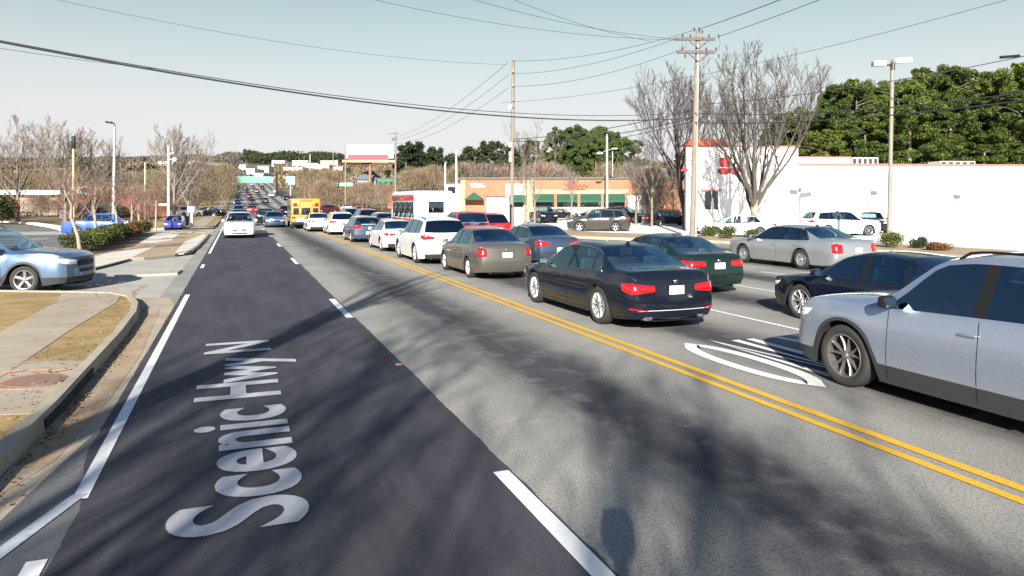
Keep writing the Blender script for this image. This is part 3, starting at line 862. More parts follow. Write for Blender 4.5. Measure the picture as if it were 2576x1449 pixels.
# ---------------------------------------------------------------- ground materials
def road_concrete():
    m, nt, b = nodes('worn_concrete_road')
    tc = nt.nodes.new('ShaderNodeTexCoord'); sp = nt.nodes.new('ShaderNodeSeparateXYZ'); nt.links.new(tc.outputs['Object'], sp.inputs[0])
    big = noise(nt, .45, 4, .6); med = noise(nt, 2.2, 5, .65); fine = noise(nt, 40, 4, .85); long = noise(nt, 1.0, 3, .6, stretch=(1.1, .10, 1))
    x = math_(nt, 'ADD', sp.outputs[0], math_(nt, 'MULTIPLY', math_(nt, 'SUBTRACT', long, .5), .7))
    c = math_(nt, 'COSINE', math_(nt, 'MULTIPLY', math_(nt, 'SUBTRACT', x, 4.0), 2 * math.pi / 3.62))
    c = math_(nt, 'POWER', math_(nt, 'MAXIMUM', math_(nt, 'MULTIPLY_ADD', c, .5, .5), 0), 1.9)
    blot = ramp(nt, med, [(.25, .60), (.55, 1.0)])
    oil = math_(nt, 'MULTIPLY', c, math_(nt, 'MULTIPLY', blot, ramp(nt, long, [(.3, .70), (.5, 1.0)])))
    col = ramp(nt, big, [(.3, (.205, .198, .178)), (.7, (.305, .292, .258))])
    col = mix(nt, math_(nt, 'MULTIPLY', oil, 1.15), col, (.050, .050, .053))
    vt = nt.nodes.new('ShaderNodeTexVoronoi'); vt.feature = 'DISTANCE_TO_EDGE'; vt.inputs['Scale'].default_value = .32
    tcv = nt.nodes.new('ShaderNodeTexCoord'); ns = nt.nodes.new('ShaderNodeTexNoise'); ns.inputs['Scale'].default_value = 1.2; ns.inputs['Detail'].default_value = 5; nt.links.new(tcv.outputs['Object'], ns.inputs['Vector'])
    va = nt.nodes.new('ShaderNodeVectorMath'); va.operation = 'MULTIPLY_ADD'; va.inputs[1].default_value = (1.4, 1.4, 0); nt.links.new(ns.outputs['Color'], va.inputs[0]); nt.links.new(tcv.outputs['Object'], va.inputs[2]); nt.links.new(va.outputs[0], vt.inputs['Vector'])
    crk = ramp(nt, vt.outputs['Distance'], [(.0025, 1.0), (.006, 0.0)])
    col = mix(nt, math_(nt, 'MULTIPLY', crk, math_(nt, 'MULTIPLY', big, .28)), col, (.045, .043, .04))
    sp2 = ramp(nt, fine, [(.34, .38), (.48, .96), (.68, 1.42)])
    col = mix(nt, 1.0, col, sp2, 'MULTIPLY')
    nt.links.new(col, b.inputs['Base Color']); b.inputs['Roughness'].default_value = .85; b.inputs['Specular IOR Level'].default_value = .25
    bump(nt, b, fine, .25, .01); return m
def asphalt(name, base, var=.35, fine_s=70):
    m, nt, b = nodes(name)
    med = noise(nt, .9, 4, .6, stretch=(1.2, .35, 1)); fine = noise(nt, fine_s, 3, .8); tr = noise(nt, 3.5, 3, .6, stretch=(1.5, .12, 1))
    col = ramp(nt, med, [(.3, tuple(q * (1 - var) for q in base)), (.7, tuple(q * (1 + var) for q in base))])
    col = mix(nt, math_(nt, 'MULTIPLY', ramp(nt, tr, [(.45, 0.0), (.8, 1.0)]), .35), col, tuple(min(1, q * 1.8) for q in base))
    col = mix(nt, 1.0, col, ramp(nt, fine, [(.35, .72), (.65, 1.28)]), 'MULTIPLY')
    nt.links.new(col, b.inputs['Base Color']); b.inputs['Roughness'].default_value = .78; b.inputs['Specular IOR Level'].default_value = .3
    bump(nt, b, fine, .2, .008); return m
def ground_mat(name, stops, scale=1.2, fine_s=35, bm=.5, stretch=None):
    m, nt, b = nodes(name)
    f = math_(nt, 'ADD', math_(nt, 'MULTIPLY', noise(nt, scale, 5, .7, stretch=stretch), .7), math_(nt, 'MULTIPLY', noise(nt, fine_s, 3, .8), .3))
    nt.links.new(ramp(nt, f, stops), b.inputs['Base Color']); b.inputs['Roughness'].default_value = .95; b.inputs['Specular IOR Level'].default_value = .1
    bump(nt, b, noise(nt, fine_s, 4, .8), bm, .02); return m
def marking(name, col, wear=.5):
    m, nt, b = nodes(name)
    f = ramp(nt, noise(nt, 14, 5, .75), [(.30, 0.0), (.46, 1.0)]); g = noise(nt, 2.0, 3)
    c = mix(nt, math_(nt, 'MULTIPLY_ADD', f, wear, 1 - wear), (.12, .115, .10), mix(nt, g, tuple(q * .82 for q in col), col))
    nt.links.new(c, b.inputs['Base Color']); b.inputs['Roughness'].default_value = .7; return m
M_CONC = road_concrete(); M_ASPH = asphalt('fresh_dark_asphalt', (.042, .041, .048), .32); M_ASPH2 = asphalt('old_parking_asphalt', (.135, .130, .120), .3)
M_GRASS = ground_mat('dry_winter_grass', [(.25, (.14, .098, .042)), (.5, (.30, .215, .10)), (.75, (.44, .33, .18))])
M_DIRT = ground_mat('sandy_clay', [(.28, (.27, .17, .09)), (.5, (.34, .255, .165)), (.72, (.40, .36, .30))], 1.6)
M_WALK = ground_mat('old_sidewalk', [(.3, (.25, .21, .15)), (.55, (.36, .31, .24)), (.8, (.45, .41, .33))], .8, 45, .15)
M_WALKL = ground_mat('pale_sidewalk', [(.3, (.46, .41, .34)), (.7, (.62, .58, .52))], .8, 45, .1)
M_DRIVE = ground_mat('driveway_concrete', [(.3, (.27, .255, .22)), (.7, (.42, .40, .36))], .5, 50, .15)
M_LOT = ground_mat('bright_lot_concrete', [(.3, (.58, .56, .51)), (.7, (.72, .70, .65))], .25, 20, .1)
M_KERB = ground_mat('kerb_concrete', [(.3, (.26, .23, .17)), (.7, (.42, .38, .30))], 1.5, 40, .2)
M_EARTH = ground_mat('brown_ground', [(.3, (.10, .078, .045)), (.55, (.17, .13, .075)), (.75, (.23, .19, .11))], .05, 2, .3)
M_WHITE = marking('white_marking', (.72, .72, .70), .25); M_YEL = marking('yellow_marking', (.64, .37, .02), .35); M_WORN = marking('worn_white_marking', (.40, .43, .47), .75)
MT['text'] = marking('pale_lettering', (.45, .45, .47), .12)
# ---------------------------------------------------------------- terrain
YK = sorted(set([-60, -30, -10, 0] + list(range(0, 120, 10)) + [k[0] for k in _PK if -60 < k[0] < 3000] + list(range(120, 420, 20)) + list(range(420, 1000, 50)) + list(range(1000, 3001, 150))))
def sheet(name, x0, x1, dz, m, y0=-40, y1=2600, xs=None, kind='structure', fx=None):
    ys = [y0] + [y for y in YK if y0 < y < y1] + [y1]; V = []; Fs = []
    xs = xs or [x0, x1]
    for y in ys:
        for x in xs: V.append((x if fx is None else fx(x, y), y, (terr(x, y) if name == 'ground' else prof(y)) + dz))
    n = len(xs)
    for i in range(len(ys) - 1):
        for j in range(n - 1): Fs.append((i * n + j, i * n + j + 1, (i + 1) * n + j + 1, (i + 1) * n + j))
    me = bpy.data.meshes.new(name); me.from_pydata(V, [], Fs); me.materials.append(m)
    o = mkobj(name, me); return tag(o, kind=kind)
xs = [-2600, -1500, -900, -500, -320, -200, -120, -70, -40, -20, 0, 20, 40, 80, 150, 300, 600, 1200, 2400, 4000]
sheet('ground', 0, 0, -.06, M_EARTH, -60, 3000, xs)
def poly_sheet(name, pts, z, m, kind='structure', label=None, cat=None, thick=0, sub=None):
    bm = bmesh.new(); vs = [bm.verts.new((p[0], p[1], z)) for p in pts]; f = bm.faces.new(vs)
    if f.normal.z < 0: f.normal_flip()
    if thick:
        r = bmesh.ops.extrude_face_region(bm, geom=[f]); 
        for v in r['geom']:
            if isinstance(v, bmesh.types.BMVert): v.co.z -= thick
    bmesh.ops.recalc_face_normals(bm, faces=bm.faces[:])
    me = bpy.data.meshes.new(name); bm.to_mesh(me); bm.free(); me.materials.append(m)
    o = mkobj(name, me); return tag(o, label, cat, kind=kind)
# main road surface with the diverging right edge
RE = [(-40, 27), (12, 27), (23.2, 27), (34, 24.6), (39.3, 19.6), (60, 19.2), (80, 19.2), (150, 19.2), (2600, 19.2)]
def redge(y): return float(np.interp(y, [q[0] for q in RE], [q[1] for q in RE]))
ys_ = sorted(set([-40, 12, 23.2, 34, 39.3] + [y for y in YK if y > -40 and y <= 2600]))
V, Fs = [], []
for y in ys_: V += [(-1.72 if y < 300 else -2.4, y, prof(y)), (redge(y), y, prof(y))]
for i in range(len(ys_) - 1): Fs.append((2 * i, 2 * i + 1, 2 * i + 3, 2 * i + 2))
me = bpy.data.meshes.new('road'); me.from_pydata(V, [], Fs); me.materials.append(M_CONC); tag(mkobj('road', me), kind='structure')
rgj = random.Random(8); yy = [-40, -20, -5] + [round(.12 * i, 3) for i in range(0, 260)] + [round(31.2 + .5 * i, 2) for i in range(62)]
V, Fs = [], []; ja = jb = 0
for y in yy:
    ja = ja * .6 + rgj.uniform(-.007, .007); jb = jb * .6 + rgj.uniform(-.009, .009)
    lx = -1.28 if y > 7.5 else max(-1.28, min(-1.10, -1.28 + .13 * (7.5 - y)))
    V += [(lx + ja, y, .004), (2.2 + jb, y, .004)]
me = bpy.data.meshes.new('fresh_asphalt_lane'); me.from_pydata(V, [], [(2 * i, 2 * i + 1, 2 * i + 3, 2 * i + 2) for i in range(len(yy) - 1)]); me.materials.append(M_ASPH); tag(mkobj('fresh_asphalt_lane', me), kind='structure')
poly_sheet('asphalt_patch', [G(100, 1500)[:2], G(190, 1225), G(560, 1449)], .002, M_ASPH) if False else None
def sag_patch(name, pts, m, dz):
    V = [(x, y, prof(y) + dz) for x, y in pts]; me = bpy.data.meshes.new(name); n = len(V) // 2
    me.from_pydata(V, [], [(2 * i, 2 * i + 1, 2 * i + 3, 2 * i + 2) for i in range(n - 1)]); me.materials.append(m); return tag(mkobj(name, me), kind='structure')
sag_patch('turn_lane_asphalt', [(15.5, 118), (16.0, 118), (14.6, 130), (19.1, 130), (14.4, 150), (19.1, 150), (14.4, 175), (19.1, 175), (14.4, 200), (19.1, 200), (14.4, 240), (19.1, 240), (14.4, 260), (19.1, 260), (14.5, 330), (18, 330)], M_ASPH, .02)
# ---------------------------------------------------------------- markings
def strip(mb, x0, x1, y0, y1, dz=.008, slant=0):
    ys = [y0] + [y for y in YK if y0 < y < y1] + [y1]; b = len(mb.v)
    for y in ys: mb.v += [(x0, y, prof(y) + dz), (x1, y, prof(y) + dz)]
    for i in range(len(ys) - 1): mb.f.append((b + 2 * i, b + 2 * i + 1, b + 2 * i + 3, b + 2 * i + 2)); mb.m.append(0)
def mark(name, x, wd, y0, y1, m, label=None):
    b = MB(); strip(b, x - wd / 2, x + wd / 2, y0, y1, .009); o = b.build(name, m); return tag(o, kind='structure')
mark('edge_line', -1.13, .11, 6.35, 19.4, M_WHITE); mark('edge_line', -1.13, .11, 27.0, 28.6, M_WHITE); mark('edge_line', -1.13, .11, 34.5, 80, M_WHITE)
mark('edge_line', -1.19, .12, 3.0, 5.36, M_WHITE)
poly_sheet('old_asphalt_edge', [(-1.72, 2), (-1.0, 2), (-1.0, 6.0), (-1.2, 7.6), (-1.30, 8.2), (-1.45, 7.2), (-1.66, 5.6)], .0062, asphalt('old_edge_asphalt', (.11, .11, .115), .3)).location.z = -.0025
b = MB(); q = [(-2.0, 4.2), (-1.88, 4.2), (-1.52, 5.5), (-1.40, 5.5), (-1.20, 6.45), (-1.09, 6.45)]; b.add([(x, y, .012) for x, y in q], [(0, 1, 3, 2), (2, 3, 5, 4)]); tag(b.build('old_edge_line', M_WORN), kind='structure')
for y0, y1 in ((2.6, 5.72), (14.4, 17.3), (27.5, 30.5), (38.5, 41.5), (50, 53), (62, 65), (74, 77), (86, 89), (98, 101), (110, 113), (124, 128), (140, 145), (160, 166)):
    mark('lane_dash', 2.10, .14, y0, y1, M_WHITE)
mark('centre_line', 5.62, .115, -30, 400, M_YEL); mark('centre_line', 5.87, .13, -30, 400, M_YEL)
mark('lane_line', 9.42, .11, 8.3, 90, M_WHITE)
for y0 in (11, 22, 34, 46, 58, 70): mark('lane_dash', 12.85, .11, y0, y0 + (7 if y0 < 20 else 4), M_WHITE)
for y0 in (15, 27, 40, 52, 66): mark('lane_dash', 16.1, .11, y0, y0 + 4, M_WHITE)
for y0 in range(180, 520, 14):
    for x in (2.1, 9.4, 12.9): mark('lane_dash', x, .22, y0, y0 + 5, M_WHITE) if (y0 // 14) % 2 else None
def text_obj(name, s, font=None):
    cu = bpy.data.curves.new(name, 'FONT'); cu.body = s; cu.size = 1; cu.resolution_u = 6; cu.offset = .024
    o = bpy.data.objects.new(name, cu); COL.objects.link(o); dg = bpy.context.evaluated_depsgraph_get(); dg.update()
    me = bpy.data.meshes.new_from_object(o.evaluated_get(dg)); bpy.data.objects.remove(o); bpy.data.curves.remove(cu); me.name = name
    v = np.empty(len(me.vertices) * 3, np.float32); me.vertices.foreach_get('co', v); v = v.reshape(-1, 3)
    mn, mx = v.min(0), v.max(0); v = (v - mn) / np.maximum(1e-6, (mx - mn)); v[:, 2] = 0
    me.vertices.foreach_set('co', v.ravel()); me.update(); return me
def text_map(name, s, fn, m, parent=None, bold=0):
    me = text_obj(name, s); me.materials.clear(); me.materials.append(m)
    for v in me.vertices: v.co = fn(v.co.x, v.co.y)
    me.update(); return mkobj(name, me, parent)
# map overlay caption added as flat letters, reading away from the camera, letters' tops to the left  (cap height 1.0 m; descender of the y below the baseline)
tm = text_map('map_caption', 'Scenic Hwy N', lambda u, v: Vector((.80 - 1.27 * v, 5.33 + 7.2 * u, .0125)), MT['text']); tag(tm, 'pale grey map overlay caption letters added along the dark asphalt lane', 'lettering')
def seg_letters():
    """elongated ONLY legend: strokes as ribbons"""
    def rib(name, pts, wd, closed=False):
        b = MB(); n = len(pts); vs = []
        for i, p in enumerate(pts):
            a = Vector(pts[(i - 1) % n] if (closed or i) else pts[0]); c = Vector(pts[(i + 1) % n] if (closed or i < n - 1) else pts[-1])
            t = (c - a).normalized(); nn = Vector((-t.y, t.x)); w_ = wd * (1 if abs(t.y) > .6 else 2.4)
            vs += [(p[0] + nn.x * wd / 2, p[1] + nn.y * w_ / 2, .010), (p[0] - nn.x * wd / 2, p[1] - nn.y * w_ / 2, .010)]
        fs = [(2 * i, 2 * i + 1, 2 * ((i + 1) % n) + 1, 2 * ((i + 1) % n)) for i in range(n if closed else n - 1)]
        b.add(vs, fs, M_WHITE); return b
    root = empty('lane_legend', (0, 0, 0), 0, 'white elongated ONLY lane legend painted ahead of the silver crossover', 'road legend')
    y0, y1 = 7.05, 9.75
    O = [(6.80 + .30 * math.cos(a), (y0 + y1) / 2 - .05 + (y1 - y0) * .47 * math.sin(a)) for a in np.linspace(0, 2 * math.pi, 33)[:-1]]
    rib('letter', O, .19, True).build('letter', None, root)
    rib('letter', [(7.32, y0), (7.32, y1), (7.72, y0), (7.72, y1)], .16).build('letter', None, root)
    rib('letter', [(8.02, y1), (8.02, y0 + .1), (8.40, y0 + .1)], .16).build('letter', None, root)
    b = rib('letter', [(8.55, y1), (8.77, y0 + 1.2), (8.99, y1)], .16); c = rib('x', [(8.77, y0 + 1.25), (8.77, y0)], .16); b.add(c.v, c.f, M_WHITE); b.build('letter', None, root)
seg_letters()
b = MB(); x, y = G(1003, 920); b.prism([(x - .05, y - .05), (x + .05, y - .05), (x + .04, y + .05), (x - .04, y + .05)], .0, .02); tag(b.build('reflector', MT['tail_dim']), 'small red reflector stud beside the dark asphalt seam', 'road stud')
# ---------------------------------------------------------------- verges, kerbs, driveways (left)
KH = KH0 = .16
KL = [(-2.0, -30), (-1.95, 0), (-1.86, 6.5), (-1.77, 9), (-1.75, 13.5), (-1.80, 15.8), (-1.93, 17.2), (-2.2, 18.5), (-2.7, 19.4), (-3.8, 20.0), (-5.4, 20.8), (-14, 24.5)]
def kerb(name, pts, wd, label, h=KH):
    b = MB(); P = [Vector((x, y, 0)) for x, y in pts]; vs = []; n = len(P)
    for i in range(n):
        t = (P[min(i + 1, n - 1)] - P[max(i - 1, 0)]).normalized(); nn = Vector((-t.y, t.x, 0))
        o, q = P[i], P[i] + nn * wd
        vs += [(o.x, o.y, -.02), (o.x - nn.x * 0 + nn.x * .02, o.y + nn.y * .02, h - .02), (o.x + nn.x * .04, o.y + nn.y * .04, h), (q.x, q.y, h), (q.x, q.y, -.02)]
    fs = []
    for i in range(n - 1):
        for j in range(4): fs.append((5 * i + j, 5 * i + j + 1, 5 * i + 5 + j + 1, 5 * i + 5 + j))
    fs += [(0, 1, 2, 3, 4), tuple(5 * (n - 1) + j for j in (4, 3, 2, 1, 0))]
    b.add(vs, fs, M_KERB); o = b.build(name); return tag(o, label, 'kerb')
kerb('kerb', KL, .16, 'curved concrete kerb round the near grass corner')
verge_in = [(x - .12, y - (.1 if y > 16 else 0)) for x, y in KL]
poly_sheet('grass_verge', verge_in + [(-14, -30)], KH - .03, M_GRASS, 'structure')
poly_sheet('sidewalk', [(-2.72, -30), (-2.72, 10.4), (-2.62, 14), (-2.42, 17.4), (-2.5, 18.75), (-3.2, 19.45), (-3.9, 19.85), (-3.62, 17.9), (-3.68, 14), (-3.78, 9), (-3.8, -30)], KH - .022, M_WALK, 'structure', thick=.05)
poly_sheet('concrete_pad', [(-1.93, 8.6), (-2.78, 8.8), (-2.75, 11.5), (-1.90, 11.2)], KH - .0265, M_WALK, 'structure', thick=.05)
poly_sheet('dirt_gutter', [(-1.80, 6.4), (-1.50, 7.4), (-1.38, 9.5), (-1.34, 12), (-1.42, 14), (-1.50, 16.5), (-1.55, 17.2), (-1.78, 14.4), (-1.79, 9)], .007, M_DIRT)
poly_sheet('gutter_apron', [(-1.95, -5), (-1.28, -5), (-1.28, 17.5), (-1.5, 19.0), (-2.4, 19.3), (-1.9, 17.2), (-1.75, 14)], .0035, M_WALK)
b = MB(); x0, y0 = -2.30, 10.1
b.lathe([(0, KH), (.30, KH), (.31, KH - .006), (.36, KH - .006), (.365, KH - .03)], 28, None, Matrix.Translation((x0, y0, -.004))); tag(b.build('manhole_cover', mat('rusty_iron', (.21, .13, .095), .85, var=.4, vscale=9, bmp=.6, bscale=30)), 'rusty round manhole cover in the concrete pad by the kerb', 'manhole cover')
b = MB(); M_UT = mat('orange_mark_paint', (.70, .28, .16), .8)
for (dx, dy, a, L) in ((.38, .52, 20, .25), (.15, .62, -10, .22), (-.1, .1, 60, .25), (.1, -.12, 100, .2), (-.15, .66, 15, .2)):
    b.box((x0 + dx - .2, y0 + dy, KH - .010), (L, .05, .004), M_UT, R(a))
tag(b.build('survey_marks'), kind='structure')
# storm inlet slot in the kerb face
b = MB(); b.prism([(-1.787, 8.4), (-1.766, 9), (-1.758, 10.8), (-1.9, 10.8), (-1.9, 8.4)], .015, .11, MT['under']); tag(b.build('storm_inlet'), 'dark storm drain slot beneath the kerb beside the manhole cover', 'drain inlet')
poly_sheet('driveway', [(-1.72, 16.6), (-1.72, 34.2), (-3.0, 31.8), (-6.5, 30.2), (-40, 27), (-40, 22), (-14, 22), (-5.4, 20), (-3.8, 19.5), (-2.6, 18.9), (-2.15, 17.8), (-1.95, 16.6)], .002, M_DRIVE)
kerb('kerb', [G(460, 683), G(448, 692), G(400, 694), G(345, 696), G(290, 701), G(286, 697)][::-1], .35, 'short worn kerb remnant in the driveway mouth', .07)
KL2 = [(-7.5, 30.4), (-5, 30.6), (-3.4, 31.6), (-2.4, 33.0), (-1.9, 35), (-1.75, 38.6), (-1.7, 45), (-1.7, 53), (-1.9, 55), (-2.8, 56.5), (-5, 57.2)]
kerb('kerb', KL2[1:], .16, h=.13, label='kerb beyond the driveway beside the pale pavement strips')
KH = .13
poly_sheet('dirt_verge', [(x - .1, y + (.05 if y < 34 else 0)) for x, y in KL2] + [(-8.2, 57.2), (-7.6, 40)], KH - .03, M_DIRT)
def gp(*uv): return [G(u, v, KH) for u, v in uv]
poly_sheet('sidewalk', gp((204, 654), (275, 634), (392, 618), (325, 649), (270, 663), (214, 676)), KH - .022, M_WALKL, thick=.04)
poly_sheet('sidewalk', gp((330, 607), (375, 584), (457, 582), (430, 604), (400, 608), (350, 609)), KH - .021, M_WALKL, thick=.04)
poly_sheet('sidewalk', gp((438, 637), (464, 607), (512, 588), (522, 592), (486, 627), (462, 636)), KH - .020, M_WALKL, thick=.04)
poly_sheet('grass_patch', gp((260, 645), (330, 612), (350, 606), (310, 625), (275, 640)), KH - .024, M_GRASS)
poly_sheet('mulch_bed', [(-5.6, 34), (-4.8, 40), (-5.2, 55), (-8.5, 58), (-7.6, 34)], KH - .018, mat('mulch', (.075, .045, .03), .95, var=.5, vscale=8))
poly_sheet('driveway', [(-1.72, 55.5), (-1.72, 66), (-5, 64), (-30, 66), (-30, 58.5), (-8, 58.4), (-5, 57.0), (-2.8, 56.3)], .003, M_DRIVE)
KL3 = [(-8, 65), (-4, 65.2), (-2.2, 67), (-1.75, 70), (-1.75, 120), (-1.75, 180)]
kerb('kerb', KL3[:5], .16, 'far kerb along the brown grass bank past the second driveway')
b = MB(); strip(b, -9, -1.85, 65.3, 300, .09); tag(b.build('grass_verge', M_GRASS), kind='structure')
b = MB(); strip(b, -4.2, -2.6, 68, 300, .11); tag(b.build('sidewalk', M_WALK), kind='structure')
poly_sheet('parking_lot', [(-7.7, 30.2), (-7.8, 58.2), (-12.0, 62), (-16, 75), (-25.5, 96), (-45, 108), (-70, 90), (-70, 27), (-40, 27)], -.005, M_ASPH2)
WK = [(-11.8, 61.5), (-13, 66), (-16, 76), (-20, 87), (-25.5, 97), (-33, 104), (-48, 110)]
kerb('kerb', [(x, y) for x, y in WK][::-1], .8, 'long white kerb curving round the left car park', .16).data.materials[0] = MT['white']
for i, y0 in enumerate((34, 37, 40, 43, 46, 49, 52)):
    b = MB(); b.box((-13.5, y0, .004), (5.0, .10, .004), M_WHITE); tag(b.build('bay_line'), kind='structure')
# ---------------------------------------------------------------- right side
poly_sheet('lot', [(27.3, -20), (27.3, 23.2), (25.2, 34.3), (20.6, 40), (20.2, 58), (20.2, 100), (150, 130), (150, -20)], .02, M_LOT)
KR = [(27, -20), (27, 12), (27, 23.2), (24.6, 34), (21.2, 38.2), (19.6, 41.5), (19.3, 60), (19.3, 120)]
kerb('kerb', KR[::-1], .2, 'sandy kerb along the right edge of the road')
poly_sheet('grass_verge', [(27.3, -20), (27.3, 23.4), (24.95, 34.2), (21.5, 38.6), (20.0, 42), (19.6, 60), (19.6, 98), (22.8, 98), (23.2, 62), (24.5, 46), (29, 38), (32, 30), (33, 20), (33, -20)], KH - .02, M_DIRT)
for (u, v, lu) in ((2260, 625, 0),): pass
# dry grass blades on the near verge
rng = np.random.default_rng(5); n = 60000
gx = rng.uniform(-9, -1.95, n); gy = rng.uniform(4, 22, n)
ok = ~((gx < np.interp(gy, [4, 10.4, 14, 17.4, 19], [-2.68, -2.68, -2.58, -2.36, -2.3])) & (gx > -3.84)) & ~((gx > -2.85) & (gy > 8.5) & (gy < 11.5)) & (gy < np.interp(gx, [-14, -5.4, -3.8, -2.7, -2.2, -1.93], [24.3, 20.5, 19.7, 19.1, 18.1, 16.8]))
gx, gy = gx[ok], gy[ok]; n = len(gx); C = np.stack([gx, gy, np.full(n, KH - .03)], 1)
h = rng.uniform(.012, .04, n); a = rng.uniform(0, 6.28, n); d = np.stack([np.cos(a), np.sin(a), np.zeros(n)], 1) * .006; le = rng.normal(size=(n, 3)) * .025; le[:, 2] = h
V = np.stack([C - d, C + d, C + le], 1).reshape(-1, 3); gm = fast_mesh('dry_grass', V, np.arange(n * 3).reshape(-1, 3), [foliage_mat('grass_blades', (.19, .13, .055), (.33, .24, .12), (.45, .35, .20))])
tag(mkobj('dry_grass', gm), 'short dry straw coloured grass on the near corner', 'grass', kind='stuff')

rng = np.random.default_rng(9); n = 1400; ly = rng.uniform(4, 22, n); kx = np.interp(ly, [4, 9, 15.8, 17.2, 19], [-1.87, -1.77, -1.8, -1.93, -2.5])
off = np.abs(rng.normal(size=n)) * .10; side = rng.random(n) < .55
lx = np.where(side, kx + .02 + off, kx - .16 - off * 4); lz = np.where(side, .012, KH0 - .008) + rng.uniform(0, .012, n)
V, Fq = rnd_quads(np.stack([lx, ly, lz], 1), .035, 1.3, -.3, 9); V[:, 2] = lz.repeat(4) + (V[:, 2] - lz.repeat(4)) * .3
tag(mkobj('leaf_litter', fast_mesh('leaf_litter', V, Fq, [foliage_mat('dead_leaves', (.09, .05, .03), (.19, .11, .06), (.30, .20, .11))])), 'scattered dead leaves and grit along the near kerb', 'leaf litter', kind='stuff')
# ================================================================ car models
TS = {'bot': [(.50, .70), (.88, .66), (1.12, .70)], 'top': [(.50, .78), (.85, .84), (1.16, .80)]}
PNT = {k: paint('paint_' + k, c, m, r) for k, (c, m, r) in {
 'silver': ((.31, .36, .45), .65, .28), 'navyblack': ((.004, .006, .012), .0, .22), 'taupe': ((.105, .098, .085), .5, .30), 'white': ((.62, .62, .615), 0, .3),
 'slate': ((.05, .085, .14), .5, .28), 'green': ((.008, .022, .018), .3, .25), 'steelblue': ((.035, .055, .10), .5, .28), 'red': ((.40, .010, .012), .2, .3),
 'lsilver': ((.34, .355, .36), .6, .30), 'navy': ((.004, .006, .015), .0, .25), 'iceblue': ((.09, .15, .25), .6, .30), 'black': ((.010, .010, .012), .1, .25),
 'bronze': ((.045, .040, .034), .0, .45), 'blue': ((.003, .060, .36), .1, .3), 'royal': ((.02, .04, .30), .2, .3), 'maroon': ((.10, .012, .015), .3, .3)}.items()}
HS = {'bot': [(.42, .58), (.80, .56), (1.02, .62)], 'top': [(.46, .67), (.80, .70), (1.12, .72)]}
HV = {'bot': [(.48, .74), (.80, .74), (1.08, .80)], 'top': [(.48, .86), (.80, .90), (1.18, .92)]}
def T(u, zs, zt): return {'bot': [(u[0], zs[0]), (u[1], zs[1]), (u[2], zs[2])], 'top': [(u[0], zt[0]), (u[1], zt[1]), (u[2], zt[2])]}
# ================================================================ traffic
SP = PNT
FACE, BACK = 0.0, math.pi
def lane_car(root, x, y_rear, car, label, cat='car', group='traffic queueing away from the camera', rz=0.0):
    return put(root, x, y_rear + car.L / 2, rz, label, cat, group)
c = Car('suv', 4.78, 1.93, 1.76, wb=2.85, fo=.80, wr=.385, boxy=.3)
edge = build_car('crossover', c, SP['silver'], 'twin', MT['alloy_dark'], rearglass='dglass', cladding=True, tail=T((.5, .88, 1.1), (.95, .93, .95), (1.08, 1.1, 1.08)), head=HV, rails=True, mirrors=MT['trim'])
put(edge, 7.99, 5.25, 0, 'large silver crossover with dark rear glass cut off by the right picture edge', 'car', 'traffic queueing away from the camera')
c = Car('sedan', 5.05, 1.90, 1.50, wb=3.07, fo=.87, wr=.355, tail=.02)
bmw = build_car('sedan', c, SP['navyblack'], 'twin', seats='beige', tail=T((.40, .86, 1.13), (.71, .66, .72), (.82, .88, .86)), head=HS, window_chrome=True, exhaust=True, antenna=True, chromeline=(.385, .78), plate_z=.74, rear_badge=True)
b = MB(); Cc = c
for sg in (1, -1):
    bt, tp = [(sg * .55, .36), (sg * .95, .40)], [(sg * .55, .40), (sg * .95, .45)]
    if sg < 0: bt, tp = bt[::-1], tp[::-1]
    b = MB(); c.patch(b, 0, bt, tp, .02, 8, 2, MT['tail']); b.build('reflector', None, bmw, True)
b = MB(); c.patch(b, 0, [(-.42, .845), (.42, .845)], [(-.42, .862), (.42, .862)], .012, 12, 2, MT['chrome']); b.build('lid_strip', None, bmw, True)
put(bmw, 7.27, 10.9 + c.L / 2, .008, 'glossy black four door sedan with cream seats nearest behind the yellow line', 'car', 'traffic queueing away from the camera')
c = Car('sedan', 4.57, 1.79, 1.51, wb=2.69, fo=.88, wr=.315)
o = build_car('sedan', c, SP['taupe'], 'multi', seats='grey_in', tail=T((.60, .80, 1.05), (.70, .66, .70), (.93, .97, .98)), head=HS, tailmat='tail_dim', plate_z=.74, rear_badge=True)
lane_car(o, 7.42, 19.75, c, 'grey brown sedan directly ahead of the black sedan')
c = Car('suv', 4.85, 1.95, 1.74, wb=2.93, fo=.88, wr=.37)
wsuv = build_car('crossover', c, SP['white'], 'ten', rearglass='dglass', tail=T((.45, .82, 1.08), (.94, .90, .96), (1.03, 1.10, 1.10)), head=HV, lowtrim=True, plate_z=.58, rails=True)
lane_car(wsuv, 7.2, 25.4, c, 'white crossover with dark rear window ahead of the grey brown sedan')
c = Car('sedan', 4.8, 1.83, 1.46, wb=2.78, fo=.93, wr=.33)
o = build_car('sedan', c, SP['white'], 'ten', tail=T((.40, .82, 1.1), (.76, .74, .78), (.86, .90, .88)), head=HS, lowtrim=True, plate_z=.60)
lane_car(o, 7.18, 32.4, c, 'white sedan half hidden by the white crossover'); wsedan = o
c = Car('suv', 4.45, 1.79, 1.50, wb=2.64, fo=.90, wr=.32)
hatch = build_car('hatchback', c, SP['slate'], 'ten', tail=T((.42, .78, 1.0), (.80, .78, .82), (.95, 1.0, .98)), head=HS, plate_z=.55)
lane_car(hatch, 6.95, 40.6, c, 'blue grey hatchback with red round tail lights')
c = Car('suv', 4.6, 1.85, 1.60, wb=2.7, fo=.90, wr=.34)
